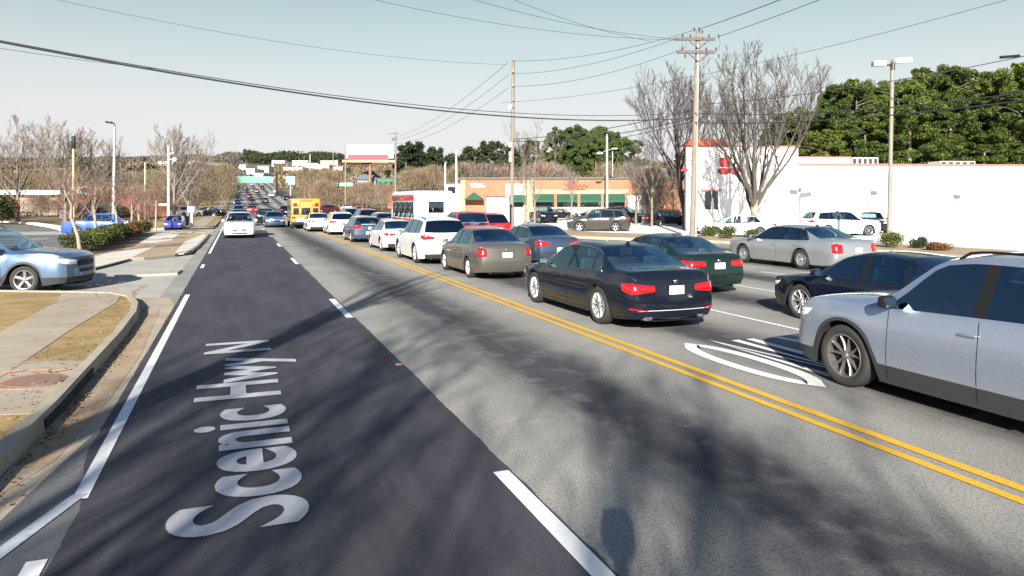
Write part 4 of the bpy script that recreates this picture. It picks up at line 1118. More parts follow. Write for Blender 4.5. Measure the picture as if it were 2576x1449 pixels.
wh2 = build_car('small_crossover', c, SP['white'], 'ten', tail=T((.42, .78, 1.0), (.85, .83, .85), (.98, 1.02, 1.0)), head=HV, detail=False, glass='mglass', seam=False)
lane_car(wh2, 6.9, 50.6, c, 'small white crossover ahead of the blue grey hatchback')
o = copy_tree(wsedan); lane_car(o, 6.0, 56.6, c, 'white sedan next to the school bus tail')
# second lane
c = Car('sedan', 4.55, 1.80, 1.41, wb=2.70, fo=.88, wr=.345)
coupe = build_car('coupe', c, SP['navy'], 'twin', glass='mglass', tail=T((.42, .82, 1.1), (.72, .70, .74), (.84, .88, .86)), head=HS)
put(coupe, 11.18, 11.95 - c.L / 2, .0, 'dark navy coupe mostly hidden behind the silver crossover', 'car', 'traffic queueing away from the camera')
c = Car('sedan', 4.81, 1.80, 1.43, wb=2.67, fo=.95, wr=.315)
camry = build_car('sedan', c, SP['green'], 'multi', seats='beige', tail=T((.36, .82, 1.1), (.70, .68, .72), (.84, .86, .86)), head=HS, plate_z=.72, rear_badge=True)
tk = MB(); tk.rbox((0, -1.72, 1.03), (.22, .14, .10), .03, mat('tan_toy', (.45, .26, .10), .8)); tk.rbox((.28, -1.72, 1.02), (.18, .12, .08), .03, mat('purple_cloth', (.18, .05, .12), .8)); tk.build('parcel_clutter', None, camry, True)
lane_car(camry, 11.15, 14.75, c, 'dark green older sedan with clutter on its cream rear shelf')
c = Car('sedan', 4.78, 1.80, 1.46, wb=2.85, fo=.85, wr=.34, tail=.03)
inf = build_car('sedan', c, SP['steelblue'], 'ten', seats='dark_in', tail=T((.38, .80, 1.06), (.78, .70, .76), (.86, .93, .92)), head=HS, window_chrome=True, plate_z=.60)
lane_car(inf, 10.75, 23.2, c, 'dark blue sedan in the second lane behind the red pickup')
c = Car('pickup', 5.7, 1.98, 1.84, wb=3.5, fo=.93, wr=.39)
red = build_car('pickup_truck', c, SP['red'], 'five', glass='mglass', rearglass='mglass', tail=T((.84, .93, 1.0), (.82, .82, .84), (1.12, 1.12, 1.12)), head=HV)
b = MB(); b.box((0, -.92, 1.27), (1.7, .10, .05), MT['steel']); b.build('rack_bar', None, red)
lane_car(red, 10.95, 32.0, c, 'bright red pickup truck in front of the white shuttle bus', 'pickup')
o = copy_tree(wsuv, None, {'paint_white': SP['red']}); lane_car(o, 12.9, 35.5, c, 'red sport utility vehicle peeking out right of the red pickup')
o = copy_tree(hatch, None, {'paint_slate': SP['iceblue']}); lane_car(o, 10.6, 53.5, c, 'pale blue hatchback behind the white sedan roofs')
o = copy_tree(wsuv, None, {'paint_white': SP['maroon']}); lane_car(o, 10.3, 59, c, 'dark maroon crossover between hatchback and shuttle bus')
o = copy_tree(wsuv, None, {'paint_white': SP['black']}); lane_car(o, 10.2, 67, c, 'black crossover beyond the dark maroon crossover')
o = copy_tree(wsedan); lane_car(o, 8.6, 61, c, 'white sedan right of the school bus')
# silver saloon in the outer lane
c = Car('sedan', 5.45, 1.98, 1.50, wb=2.99, fo=1.02, wr=.345)
c_l = c; linc = build_car('saloon', c, SP['lsilver'], 'steel', seats='grey_in', tail=T((.60, .86, 1.0), (.62, .58, .62), (.93, .95, .94)), head=HS, plate_z=.72, antenna=True, window_chrome=True)
put(linc, 18.95, 22.25 + 1.02 - c.L / 2, 0.0, 'long silver saloon alone in the outermost lane', 'car', 'traffic queueing away from the camera')
# oncoming
c = Car('suv', 4.75, 1.90, 1.66, wb=2.8, fo=.92, wr=.36)
on = build_car('crossover', c, SP['white'], 'ten', tail=T((.45, .82, 1.08), (.94, .90, .96), (1.03, 1.10, 1.10)), head=HV, frontplate=True, seats='dark_in')
put(on, .18, 48.2 + c.L / 2, BACK, 'white crossover driving towards the camera in the dark lane', 'car', 'oncoming traffic')
on2 = copy_tree(inf, None, {'paint_steelblue': SP['iceblue']}); put(on2, 3.25, 70, BACK, 'silver blue sedan coming closer beside the lane dashes', 'car', 'oncoming traffic')
def far(src, frm, to, x, y, rz, label, group='distant traffic', cat='car'):
    o = copy_tree(src, None, {'paint_' + frm: SP[to]} if to else None); put(o, x, y, rz, label, cat, group); return o
far(wh2, 'white', 'green', 2.9, 82, BACK, 'dark teal crossover behind the silver blue oncoming sedan'); far(wh2, 'white', 'black', .3, 74, BACK, 'black crossover following the white oncoming crossover')
far(camry, 'green', 'red', 2.5, 132, BACK, 'small red sedan far down the oncoming lanes'); far(wh2, 'white', None, .3, 118, BACK, 'tiny white crossover above the white oncoming crossover')
far(wh2, 'white', 'navy', 7.0, 116, 0, 'small dark car far ahead of the school bus')
FL = [(.3, 168), (.2, 196), (.3, 232), (3.9, 205), (4.1, 250), (.2, 290), (3.9, 330), (7.6, 215), (11.2, 262), (14.6, 236), (7.6, 300), (.3, 380), (4, 420), (11, 345), (7.7, 400), (14.4, 300), (.3, 470), (4, 520), (7.7, 560), (11, 470), (.3, 620), (4, 700), (11, 640)]
cs_ = ['black', 'white', 'navy', 'silver', 'red', 'black', 'lsilver', 'slate', 'white', 'black', 'taupe', 'white', 'navy', 'black', 'silver', 'white', 'black', 'red', 'white', 'lsilver', 'navy', 'white', 'black']
for i, ((x, y), cc) in enumerate(zip(FL, cs_)):
    o = copy_tree(wh2 if i % 2 else wsedan, None, {'paint_white': SP[cc]}); put(o, x, y, BACK if x < 5 else 0, 'speck sized car on the rising road far beyond the school bus', 'car', 'speck sized cars far up the road')
    # lean with the slope
    g_ = (prof(y + 4) - prof(y - 4)) / 8; o.rotation_euler = (math.atan(g_) * (1 if x >= 5 else -1), 0, o.rotation_euler[2])
# left driveway wagon
c = Car('suv', 4.82, 1.86, 1.66, wb=2.75, fo=.95, wr=.345)
sub = build_car('wagon', c, SP['iceblue'], 'five', cladding=True, tail=T((.5, .85, 1.05), (.9, .9, .92), (1.05, 1.08, 1.05)), head={'bot': [(.46, .70), (.72, .69), (1.02, .76)], 'top': [(.46, .82), (.76, .86), (1.10, .88)]}, rails=True, lowtrim=True)
b = MB(); c.patch(b, 1, [(-.50, .62), (.50, .62)], [(-.48, .84), (.48, .84)], .016, 10, 3, MT['trim']); b.build('grille', None, sub, True)
put(sub, -3.65 - c.L / 2 - .12, 22.35, R(-104), 'pale blue wagon with roof rails waiting in the left driveway', 'car')
# left car park
CR, SR = CS, SN
RIGHTW = math.atan2(-CS, -SN)     # heading towards picture right
x, y = A(256, 50); bp = copy_tree(red, None, {'paint_red': SP['blue']}); put(bp, x, y, RIGHTW + .12, 'bright blue pickup truck parked behind the hedge', 'pickup'); bp.scale = (.85, .80, .82)
x, y = A(440, 60); o = copy_tree(hatch, None, {'paint_slate': SP['royal']}); put(o, x, y, RIGHTW + R(-70), 'small royal blue car parked past the verge', 'car'); o.scale = (.8, .8, .8)
x, y = A(524, 105); o = copy_tree(camry, None, {'paint_green': SP['black']}); put(o, x, y, RIGHTW + math.pi, 'black sedan crossing at the far left side street', 'car')
x, y = A(468, 100); o = copy_tree(wh2, None, None); put(o, x, y, RIGHTW + 1.2, 'white crossover by the far left side street', 'car')
# right hand lots
x, y = A(1507, 56.5); c = Car('suv', 4.7, 1.87, 1.76, wb=2.79, fo=.85, wr=.38)
run = build_car('off_roader', c, SP['bronze'], 'five', rearglass='dglass', tail=T((.62, .85, .95), (.9, .9, .9), (1.1, 1.12, 1.1)), head=HV, rails=True, glass='mglass')
put(run, x, y, RIGHTW + math.pi - .15, 'grey bronze off roader turning in the bright car park', 'car', 'cars in the right car park')
def lot(src, frm, to, u, d, rz, label, cat='car', s=1):
    x, y = A(u, d); o = copy_tree(src, None, {'paint_' + frm: SP[to]} if to else None); put(o, x, y, rz, label, cat, 'cars in the right car park'); o.scale = (s, s, s); return o
lot(camry, 'green', 'black', 1680, 70, RIGHTW + .12 + math.pi + math.pi, 'black sedan beside the dark tree trunk in the car park')
lot(red, 'red', 'navy', 1366, 80, RIGHTW + R(-78), 'navy pickup seen nose on behind the bare saplings', 'pickup')
lot(wh2, 'white', 'black', 1412, 92, RIGHTW + R(-30), 'black crossover right of the navy pickup', s=.9)
lot(camry, 'green', 'navy', 1492, 86, RIGHTW + math.pi, 'dark blue sedan under the third green awning')
lot(run, 'bronze', 'black', 1572, 80, RIGHTW + R(-35), 'black off roader in front of the white trailer')
lot(hatch, 'slate', 'steelblue', 1665, 82, RIGHTW + R(200), 'blue hatchback behind the black sedan in the car park')
lot(wsedan, 'white', None, 1852, 47, RIGHTW + math.pi - .1, 'white sedan parked left of the big bare tree trunk')
lot(wsuv, 'white', None, 2112, 49, RIGHTW + .1, 'white van like crossover behind the long silver saloon')
lot(wh2, 'white', 'black', 2190, 54, RIGHTW + 4.4, 'black car nose visible behind the silver saloon')
for i, (u, d) in enumerate(((1245, 118), (912, 150), (870, 140), (895, 158), (820, 128))):
    lot(wh2 if i % 2 else wsedan, 'white', ['navy', 'black', 'white', 'silver', 'maroon'][i] if i != 2 else None, u, d, RIGHTW + i, 'small ' + ['navy sedan left of the brick plaza', 'black crossover under the billboard', 'white sedan by the street name sign', 'silver crossover behind the dark hedge', 'maroon sedan past the school bus'][i])
# ---------------------------------------------------------------- buses
def bus_common(root, L, W, H, z0, wheelr, tyre_y):
    tyre, rim, disc = wheel_meshes(wheelr, .28, 'cover', MT['alloy'])
    for wy in tyre_y:
        for sg in (1, -1):
            wh = mkobj('wheel', disc, root, (sg * (W / 2 - .17), wy, wheelr)); wh.rotation_euler = (0, 0, 0 if sg > 0 else math.pi); mkobj('tyre', tyre, wh); mkobj('rim', rim, wh)
BY = paint('school_bus_yellow', (.46, .215, .012), 0, .5)
root = empty('school_bus'); b = MB(); b.rbox((0, 0, 1.52), (2.42, 9.0, 2.16), .16, BY, seg=3); b.rbox((0, 5.0, .95), (2.1, 1.8, 1.0), .2, BY, seg=3); b.build('body', None, root, True)
b = MB()
for z_ in (.95, 1.28): 
    for sg in (1, -1): b.box((sg * 1.215, 0, z_), (.02, 8.6, .05), MT['trim'])
    b.box((0, -4.508, z_), (2.2, .02, .04), MT['trim'])
b.build('rub_rail', None, root)
for x_, w_, z_, h_ in ((0, .74, 1.50, .60), (-.80, .46, 1.50, .56), (.80, .46, 1.50, .56)): q = MB(); q.rbox((x_, -4.505, z_), (w_, .03, h_), .012, MT['dglass']); q.build('rear_window', None, root, True)
for k in range(8):
    for sg in (1, -1): q = MB(); q.rbox((sg * 1.213, -3.75 + k * 1.0, 1.75), (.03, .78, .5), .012, MT['dglass']); q.build('side_window', None, root, True)
for x_, m_ in ((-.88, MT['tail_dim']), (-.56, MT['amber']), (.56, MT['amber']), (.88, MT['tail_dim'])):
    q = MB(); q.rbox((x_, -4.50, 2.06), (.34 if abs(x_) > .6 else .2, .06, .30), .05, m_); q.build('warning_light', None, root, True)
for x_ in (-1.0, 1.0): q = MB(); q.rbox((x_, -4.51, .98), (.26, .03, .16), .02, MT['tail']); q.build('taillight', None, root, True)
q = MB(); q.rbox((0, -4.58, .50), (2.4, .16, .28), .04, MT['trim']); q.build('bumper', None, root, True)
q = MB(); q.rbox((-.45, -4.51, .80), (.6, .012, .3), .01, MT['plate']); q.build('notice', None, root)
text_map('lettering', 'SCHOOL BUS', lambda u, v: Vector((-.52 + 1.04 * u, -4.516, 2.33 + .13 * v)), MT['trim'], root)
q = MB(); q.box((0, 0, .5), (2.0, 8.6, .4), MT['under']); q.build('chassis', None, root); bus_common(root, 9, 2.42, 2.6, 0, .46, (-2.4, 4.2))
put(root, 5.65, 63.2 + 4.5, -.03, 'yellow school bus seen from behind in the queue', 'bus')
root = empty('shuttle_bus'); b = MB(); WM = paint('shuttle_white', (.80, .80, .79), 0, .4); b.rbox((0, 0, 1.66), (2.45, 6.0, 2.66), .16, WM, seg=3); b.rbox((0, 3.6, 1.15), (2.0, 1.7, 1.5), .25, WM, seg=3); b.build('body', None, root, True)
q = MB(); q.rbox((.12, -3.003, 1.98), (1.0, .03, .72), .06, MT['dglass'], seg=3); q.build('rear_window', None, root, True)
q = MB(); q.rbox((-1.228, .1, 2.56), (.03, 5.7, .40), .01, SP['red']); q.build('red_band', None, root, True)
q = MB(); q.rbox((-1.228, .1, 1.05), (.03, 5.7, .46), .01, SP['red']); q.build('red_band', None, root, True)
for k in range(4):
    for sg in (1, -1): q = MB(); q.rbox((sg * 1.222, -2.0 + k * 1.35, 1.82), (.04, 1.33, 1.02), .02, MT['dglass']); q.build('side_window', None, root, True)
for x_ in (-1.08, 1.08): q = MB(); q.rbox((x_, -3.01, 1.2), (.14, .03, .34), .02, MT['tail_dim']); q.build('taillight', None, root, True)
q = MB(); q.rbox((0, -3.06, .52), (2.3, .14, .22), .03, MT['trim']); q.build('bumper', None, root, True)
q = MB(); q.box((0, 0, .36), (2.0, 5.4, .3), MT['under']); q.build('chassis', None, root); bus_common(root, 6, 2.45, 3, 0, .40, (-1.7, 3.3))
x, y = A(1085, 44.2); put(root, x + .1, y + 3, .03, 'white shuttle bus with red bands and one dark rear window', 'bus')
# white box trailer in the lot
root = empty('box_trailer'); b = MB(); b.rbox((0, 0, 1.9), (2.3, 2.4, 2.5), .4, WM, seg=4); b.build('body', None, root, True); q = MB(); q.box((0, 0, .5), (2.0, 2.2, .3), MT['under']); q.build('chassis', None, root); bus_common(root, 5, 2.3, 2.4, 0, .36, (-.3,))
x, y = A(1602, 90); put(root, x, y, RIGHTW, 'white rounded box trailer behind the black off roader', 'trailer')
# ---------------------------------------------------------------- survey car with camera mast (throws the mast shadow)
c = Car('suv', 4.3, 1.75, 1.48, wb=2.6, fo=.85, wr=.31)
o = build_car('survey_car', c, SP['white'], 'steel', tail=T((.5, .8, 1.0), (.8, .8, .8), (.95, .95, .95)), head=HS, detail=False, glass='mglass')
put(o, 0, -1.45, 0, 'white survey hatchback carrying the camera mast', 'car')
root = empty('camera_mast', (0, -.5, 1.42), 0, 'camera mast standing on the survey car roof', 'camera mast')
b = MB(); b.box((0, 0, .03), (.7, .5, .05)); b.tube([(0, 0, .04), (0, 0, .72)], [.06, .045], 10); b.build('pole', MT['trim'], root, True)
b = MB(); b.lathe([(0, .70), (.07, .71), (.115, .78), (.12, .90), (.10, .99), (0, 1.02)], 16, MT['trim']); b.build('camera_head', None, root, True)
# ================================================================ buildings
def bldg(name, u0, u1, d0, d1, vt, back, wall, label, roof=None, z0=None, cat='building', parap=0, ztop=None):
    """box with a front face between picture columns u0,u1 at depths d0,d1"""
    a = Vector((*A(u0, d0), 0)); b_ = Vector((*A(u1, d1), 0)); t = (b_ - a).normalized(); nn = Vector((-t.y, t.x, 0))
    if nn.dot(a) < 0: nn = -nn
    z0 = (min(terr(a.x, a.y), terr(b_.x, b_.y)) - .3) if z0 is None else z0
    zt = ztop if ztop is not None else Z(vt, (d0 + d1) / 2)
    root = empty(name, (a.x, a.y, z0), math.atan2(t.y, t.x), label, cat); L = (b_ - a).length; H = zt - z0
    m = MB(); m.box((L / 2, back / 2, H / 2), (L, back, H), wall); m.build('wall', None, root)
    if roof is not None:
        m = MB(); m.box((L / 2, back / 2, H + .09), (L + .3, back + .3, .18), roof); m.build('roof', None, root)
    return root, L, H
M_STUCCO = mat('white_stucco', (.76, .75, .74), .85, var=.10, vscale=.35, bmp=.15, bscale=25)
M_BRICK, nt_, b_ = nodes('orange_brick')
tc = nt_.nodes.new('ShaderNodeTexCoord'); br = nt_.nodes.new('ShaderNodeTexBrick'); mp = nt_.nodes.new('ShaderNodeMapping'); mp.inputs['Rotation'].default_value = (math.pi / 2, 0, 0)
nt_.links.new(tc.outputs['Object'], mp.inputs[0]); nt_.links.new(mp.outputs[0], br.inputs[0]); br.inputs['Scale'].default_value = 1.4
br.inputs['Color1'].default_value = (.27, .095, .045, 1); br.inputs['Color2'].default_value = (.34, .125, .062, 1); br.inputs['Mortar'].default_value = (.26, .19, .14, 1)
nt_.links.new(mix(nt_, math_(nt_, 'MULTIPLY', noise(nt_, .35, 4), .5), br.outputs[0], (.38, .18, .10)), b_.inputs['Base Color']); b_.inputs['Roughness'].default_value = .9
M_RTRIM = mat('red_coping', (.40, .12, .10), .7, var=.2); M_CREAM = mat('cream_render', (.42, .27, .17), .85, var=.1, vscale=.5); M_GREEN = mat('green_canvas', (.012, .075, .042), .8, var=.12, vscale=1)
M_TILE = mat('red_tile', (.40, .10, .05), .8, var=.3, vscale=4); M_DKROOF = mat('dark_roof', (.10, .09, .085), .8, var=.2); M_PALE = mat('pale_metal_roof', (.62, .60, .56), .6, var=.12, vscale=.1)
M_WIN = mat('shop_glass', (.015, .02, .022), .08, spec=.8); M_BROWNR = mat('brown_shingle', (.24, .19, .14), .9, var=.2, vscale=1)
def panel(root, name, x0, x1, z0, z1, m, proud=.03, th=.06, lab=None):
    q = MB(); q.box(((x0 + x1) / 2, -proud + th / 2 - .0, (z0 + z1) / 2), (x1 - x0, th, z1 - z0), m); o = q.build(name, None, root); return o
# long white building on the right
_wb = 1
root, L, H = bldg('white_building', 1768, 2860, 56.5, 59.5, 416, 26, M_STUCCO, 'long plain white building with red coping behind the right lanes')
root.children[0].data = (lambda m_: (m_.prism([(0, 0), (L, 0), (L, 26), (8.2, 26)], 0, H, M_STUCCO), m_.mesh('wall'))[1])(MB())
q = MB(); q.box((L / 2, -.02, H + .05), (L + .2, .34, .11), M_RTRIM); q.build('coping', None, root)
q = MB(); q.box((9.6, 1.2, H + .40), (6.2, .4, .56), M_STUCCO); q.box((9.6, 1.2, H + .70), (6.3, .5, .06), M_RTRIM); q.build('roof_parapet', None, root)
kx = L / (2860 - 1768)
# tower block with window, tiled strip and red emblem
tw = q = MB(); q.prism([(-1.6, -.8), (7.4, -.8), (7.4, 5.6), (.3, 5.6)], 0, H + 1.36, M_STUCCO); q.build('corner_block', None, root)
q = MB(); q.prism([(-1.7, -.9), (7.5, -.9), (7.5, 5.7), (.2, 5.7)], H + 1.362, H + 1.45, M_RTRIM); q.build('coping', None, root)
q = MB(); q.add([(-1.7, -1.1, H + 1.40), (2.0, -1.1, H + 1.40), (2.0, .6, H + 1.40), (-1.7, .6, H + 1.40), (-1.2, -.35, H + 1.98), (1.5, -.35, H + 1.98)], [(0, 1, 5, 4), (2, 3, 4, 5), (1, 2, 5), (3, 0, 4), (3, 2, 1, 0)], M_TILE); q.build('tiled_cap', None, root)
def blockx(u): return (u - 1768) * kx
for (u0, u1, v0, v1) in ((1762, 1797, 527, 481),):
    z1, z0 = Z(v1, 55) + .3, Z(v0, 55) + .3
    o = panel(root, 'window', blockx(u0), blockx(u1), z0, z1, M_WIN, .84, .08); q = MB(); X0, X1 = blockx(u0), blockx(u1)
    for s_ in ((X0, X0 + .07), (X1 - .07, X1), ((X0 + X1) / 2 - .03, (X0 + X1) / 2 + .03)): q.box(((s_[0] + s_[1]) / 2, -.86, (z0 + z1) / 2), (s_[1] - s_[0], .05, z1 - z0), MT['steel'])
    q.box(((X0 + X1) / 2, -.86, z1 + .06), (X1 - X0 + .3, .12, .12), M_RTRIM); mkobj('window_frame', q.mesh('window_frame'), o)
# emblem: a wide brimmed hat shape in dark red letters style
q = MB(); ex = blockx(1816); ez = Z(418, 55) + .3; RD = mat('emblem_red', (.36, .035, .03), .5); RY = -.88
q.add([(ex + p[0], RY, ez + p[1]) for p in ((-.55, .0), (.25, -.02), (.35, .72), (.05, .60), (-.15, .75), (-.62, .66))], [tuple(range(6))], RD)
q.add([(ex - .25 + .55 * math.cos(a), RY, ez - .35 + .26 * math.sin(a)) for a in np.linspace(0, 6.1, 18)], [tuple(range(18))], RD)
q.add([(ex + .62 + .40 * math.cos(a), RY - .004, ez - .32 + .30 * math.sin(a)) for a in np.linspace(0, 6.1, 18)], [tuple(range(18))], RD); q.build('emblem', None, root)
q = MB(); q.add([(blockx(1716) + p[0], RY, Z(412, 55) + p[1]) for p in ((-.3, -.25), (.3, -.25), (.0, .3))], [(0, 1, 2)], RD); q.build('emblem', None, root)
for u, v in ((1997, 476), (2183, 484), (2392, 493), (2170, 512)):
    X = blockx(u); z_ = Z(v, 57.5) + .3; q = MB(); s_ = 1 if v != 512 else .4
    q.add([(X - .25 * s_, -.01, z_ + .15 * s_), (X + .25 * s_, -.01, z_ + .15 * s_), (X + .25 * s_, -.01, z_ - .17 * s_), (X - .25 * s_, -.01, z_ - .17 * s_), (X - .2 * s_, -.28 * s_, z_ - .02), (X + .2 * s_, -.28 * s_, z_ - .02), (X + .22 * s_, -.24 * s_, z_ - .17 * s_), (X - .22 * s_, -.24 * s_, z_ - .17 * s_)],
          [(0, 1, 5, 4), (4, 5, 6, 7), (0, 4, 7, 3), (1, 2, 6, 5), (3, 7, 6, 2)], mat('lamp_bronze', (.12, .10, .085), .5)); q.build('wall_lamp', None, root)
for (u0, u1, h_) in ((2168, 2236, .62), (2398, 2490, .34)):
    q = MB(); X0, X1 = blockx(u0), blockx(u1); q.box(((X0 + X1) / 2, 3, H + h_ / 2 + .1), (X1 - X0, 1.6, h_ + .1), mat('unit_tan', (.50, .45, .37), .7, var=.2, vscale=2))
    for k in range(5): q.box((X0 + (k + .5) * (X1 - X0) / 5, 2.19, H + h_ / 2 + .12), ((X1 - X0) / 8, .02, h_ * .7), MT['cladding'])
    o = q.build('rooftop_unit', None, root)
q = MB(); X = blockx(2412); zz = Z(573, 57.5); q.box((X - .35, -.05, zz + .6), (1.0, .05, .06), MT['steel']); q.box((X + .12, -.05, zz - .35), (.05, .05, 1.9), MT['steel']); q.build('pipe', None, root)
# brick plaza
root, L, H = bldg('brick_plaza', 1158, 1735, 100, 97, 451, 24, M_BRICK, 'orange brick shopping plaza with green awnings across the car park'); kp = L / (1735 - 1158)
def px(u): return (u - 1158) * kp
def pz(v): return Z(v, 98.5) + .3
q = MB(); q.box((L / 2, 12, H + .15), (L + .6, 24.4, .3), M_DKROOF); q.build('roof', None, root)
for (u0, u1) in ((1160, 1172), (1320, 1345)): panel(root, 'pilaster', px(u0), px(u1), 0, H - .05, M_CREAM, .25, .3)
panel(root, 'render_band', px(1345), px(1700), pz(488), pz(477), M_CREAM, .07, .1); panel(root, 'base_wall', px(1290), px(1600), 0, pz(522), mat('pale_base', (.50, .42, .32), .8, var=.05), .10, .12)
panel(root, 'white_wall_panel', px(1275), px(1318), pz(500), pz(463), MT['white'], .12, .14)
for (u0, u1) in ((1285, 1330), (1345, 1398), (1405, 1457), (1464, 1516), (1523, 1575)):
    panel(root, 'shop_window', px(u0), px(u1), pz(524), pz(508), M_WIN, .05, .08)
    q = MB(); X0, X1 = px(u0), px(u1); za, zb = pz(509), pz(489)
    q.add([(X0, -.02, zb), (X1, -.02, zb), (X1, -1.3, za + .25), (X0, -1.3, za + .25), (X0, -1.3, za), (X1, -1.3, za), (X0, -.02, za), (X1, -.02, za)], [(0, 1, 2, 3), (3, 2, 5, 4), (0, 3, 4, 6), (1, 7, 5, 2)], M_GREEN); q.build('awning', None, root)
q = MB(); X = px(1195); zc = pz(497)
q.add([(X - 1.3, -.02, zc - .3), (X + 1.3, -.02, zc - .3), (X + 1.3, -1.8, zc - .35), (X - 1.3, -1.8, zc - .35), (X, -.7, zc + .75)], [(0, 1, 4), (1, 2, 4), (2, 3, 4), (3, 0, 4)], M_GREEN); q.build('awning', None, root)
q = MB(); zs = pz(469); pts = [(px(1428) + i * .16, -.14, zs + .26 * math.sin(i * 1.7) * (1 if i % 5 else 1.7)) for i in range(20)]; q.tube(pts, .06, 4, mat('script_red', (.50, .05, .05), .6)); q.tube([(px(1420), -.14, zs - .5), (px(1478), -.14, zs - .45)], .05, 4); q.build('shop_script', None, root)
q = MB(); q.box((px(1200), -.05, pz(466)), (1.6, .1, .5), MT['white']); q.box((px(1211), -.05, pz(469)), (1.2, .1, .25), MT['white']); q.build('shop_sign', None, root)
# building behind the poles, left of the plaza
root, L, H = bldg('office_block', 1120, 1156, 118, 116, 462, 10, MT['white'], 'small white fronted office left of the brick plaza', M_DKROOF); panel(root, 'window', .6, L - .4, H - 1.6, H - .5, M_WIN)
bldg('white_annex', 1618, 1652, 120, 119, 418, 8, MT['white'], 'little white upper storey behind the purple bare tree', M_DKROOF)
# houses on the slope
def house(u0, u1, d, vb, vt, vr, wall, roof, label):
    root, L, H = bldg('house', u0, u1, d, d, vt, 12, wall, label, cat='house'); hr = Z(vr, d) - Z(vt, d)
    q = MB(); e = .5; q.add([(-e, -e, H), (L + e, -e, H), (L + e, 12.5, H), (-e, 12.5, H), (L * .32, 6, H + hr), (L * .68, 6, H + hr)], [(0, 1, 5, 4), (2, 3, 4, 5), (1, 2, 5), (3, 0, 4), (3, 2, 1, 0)], roof); q.build('roof', None, root)
    for k in range(4): panel(root, 'window', L * (.12 + .22 * k), L * (.2 + .22 * k), H - 2.2, H - .9, M_WIN, .04, .08)
house(1002, 1042, 262, 445, 430, 416, mat('house_brick', (.25, .16, .12), .9), M_BROWNR, 'brown roofed house left of its twin on the wooded slope')
house(1040, 1092, 255, 445, 434, 414, mat('house_brick2', (.30, .20, .15), .9), M_BROWNR, 'brown roofed house right of its twin on the wooded slope')
root, L, H = bldg('green_building', 948, 992, 215, 214, 449, 10, mat('green_wall', (.03, .16, .10), .8), 'green walled restaurant under the billboard', M_DKROOF)
for k in range(3): panel(root, 'window', L * (.1 + .32 * k), L * (.28 + .32 * k), H - 3, H - 1, M_WIN)
house(896, 945, 225, 470, 452, 428, mat('grey_wall', (.20, .22, .22), .9), mat('slate_roof', (.12, .14, .17), .8), 'grey gabled roof left of the billboard post')
bldg('brick_store', 975, 1000, 170, 169, 480, 10, M_BRICK, 'low brick store behind the shuttle bus', M_DKROOF)
# left side buildings
root, L, H = bldg('long_store', -60, 244, 108, 112, 490, 22, mat('store_wall', (.30, .24, .20), .85), 'long low store with pale roof at the left edge'); q = MB(); q.box((L / 2, 10, H + .35), (L + .6, 22, .7), M_PALE); q.build('roof', None, root)
house(150, 240, 96, 540, 523, 503, mat('slate_wall', (.12, .12, .14), .9), mat('slate_roof2', (.085, .10, .13), .8), 'dark slate hipped building below the pale roof')
bldg('red_store', 240, 425, 100, 108, 497, 14, mat('red_brick_wall', (.34, .10, .07), .9, var=.3, vscale=.8), 'low red brick store behind the russet trees', mat('redroof', (.30, .13, .09), .8))
bldg('pale_store', 268, 420, 150, 160, 470, 20, mat('pale_wall', (.55, .50, .42), .8), 'cream flat store between lamp posts in the left woods', M_PALE)
bldg('distant_roof', 0, 66, 190, 200, 441, 20, mat('pw2', (.34, .30, .25), .8), 'distant pale roof in the left woods', M_PALE)
bldg('distant_roof', 140, 235, 210, 215, 452, 20, mat('pw3', (.34, .30, .25), .8), 'second distant pale roof right of the tall pole', M_PALE)
bldg('distant_hall', 490, 572, 470, 500, 408, 30, mat('pw4', (.55, .50, .42), .8), 'long pale hall on the left horizon', M_PALE)
rg = random.Random(7)
TOWN = [(620, 640, 620, 424), (648, 676, 700, 418), (700, 722, 620, 428), (712, 760, 560, 421), (765, 800, 640, 412), (790, 828, 560, 414), (806, 850, 760, 404), (640, 662, 480, 436), (670, 700, 430, 446), (735, 775, 800, 404), (838, 862, 500, 420), (600, 618, 800, 415), (684, 716, 900, 404)]
for i, (u0, u1, d, vt) in enumerate(TOWN):
    cw = [(.72, .70, .66), (.60, .52, .44), (.42, .30, .24), (.78, .77, .75)][i % 4]
    o = bldg('distant_shop', u0, u1, d, d, vt, 25, mat('town%d' % i, cw, .8), 'pale box shaped shop in the far roadside town', mat('townroof%d' % i, (.5, .5, .5) if i != 5 else (.10, .14, .26), .7))[0]; o['group'] = 'far roadside shops'
# ---------------------------------------------------------------- signs
def post(root, name, x, y, z0, z1, r, m): q = MB(); q.tube([(x, y, z0), (x, y, z1)], r, 10, m); return q.build(name, None, root, True)
d = 222; a = Vector((*A(868, d), 0)); b2 = Vector((*A(990, d), 0)); root = empty('billboard', (a.x, a.y, 0), math.atan2((b2 - a).y, (b2 - a).x), 'wide white billboard on a single brown post', 'billboard'); L = (b2 - a).length
q = MB(); q.box((L / 2, 0, (Z(365, d) + Z(398, d)) / 2), (L, .5, Z(365, d) - Z(398, d)), MT['white']); q.build('panel', None, root)
q = MB(); q.box((L / 2 - .3, -.32, (Z(391, d) + Z(401, d)) / 2), (L - 2.5, .1, Z(389, d) - Z(403, d)), mat('pink_band', (.42, .03, .05), .6)); q.build('poster_band', None, root)
q = MB(); q.box((L / 2, -.7, Z(406, d)), (L + 1, 1.4, .7), mat('catwalk_orange', (.58, .32, .18), .7)); q.build('catwalk', None, root)
q = MB(); q.box((L / 2 - 1.2, .2, Z(414, d)), (2.6, .8, 1.0), MT['trim']); q.build('bracket', None, root); post(root, 'post', L / 2 + .2, .3, prof(200), Z(406, d), .46, mat('rust_post', (.24, .12, .075), .8))
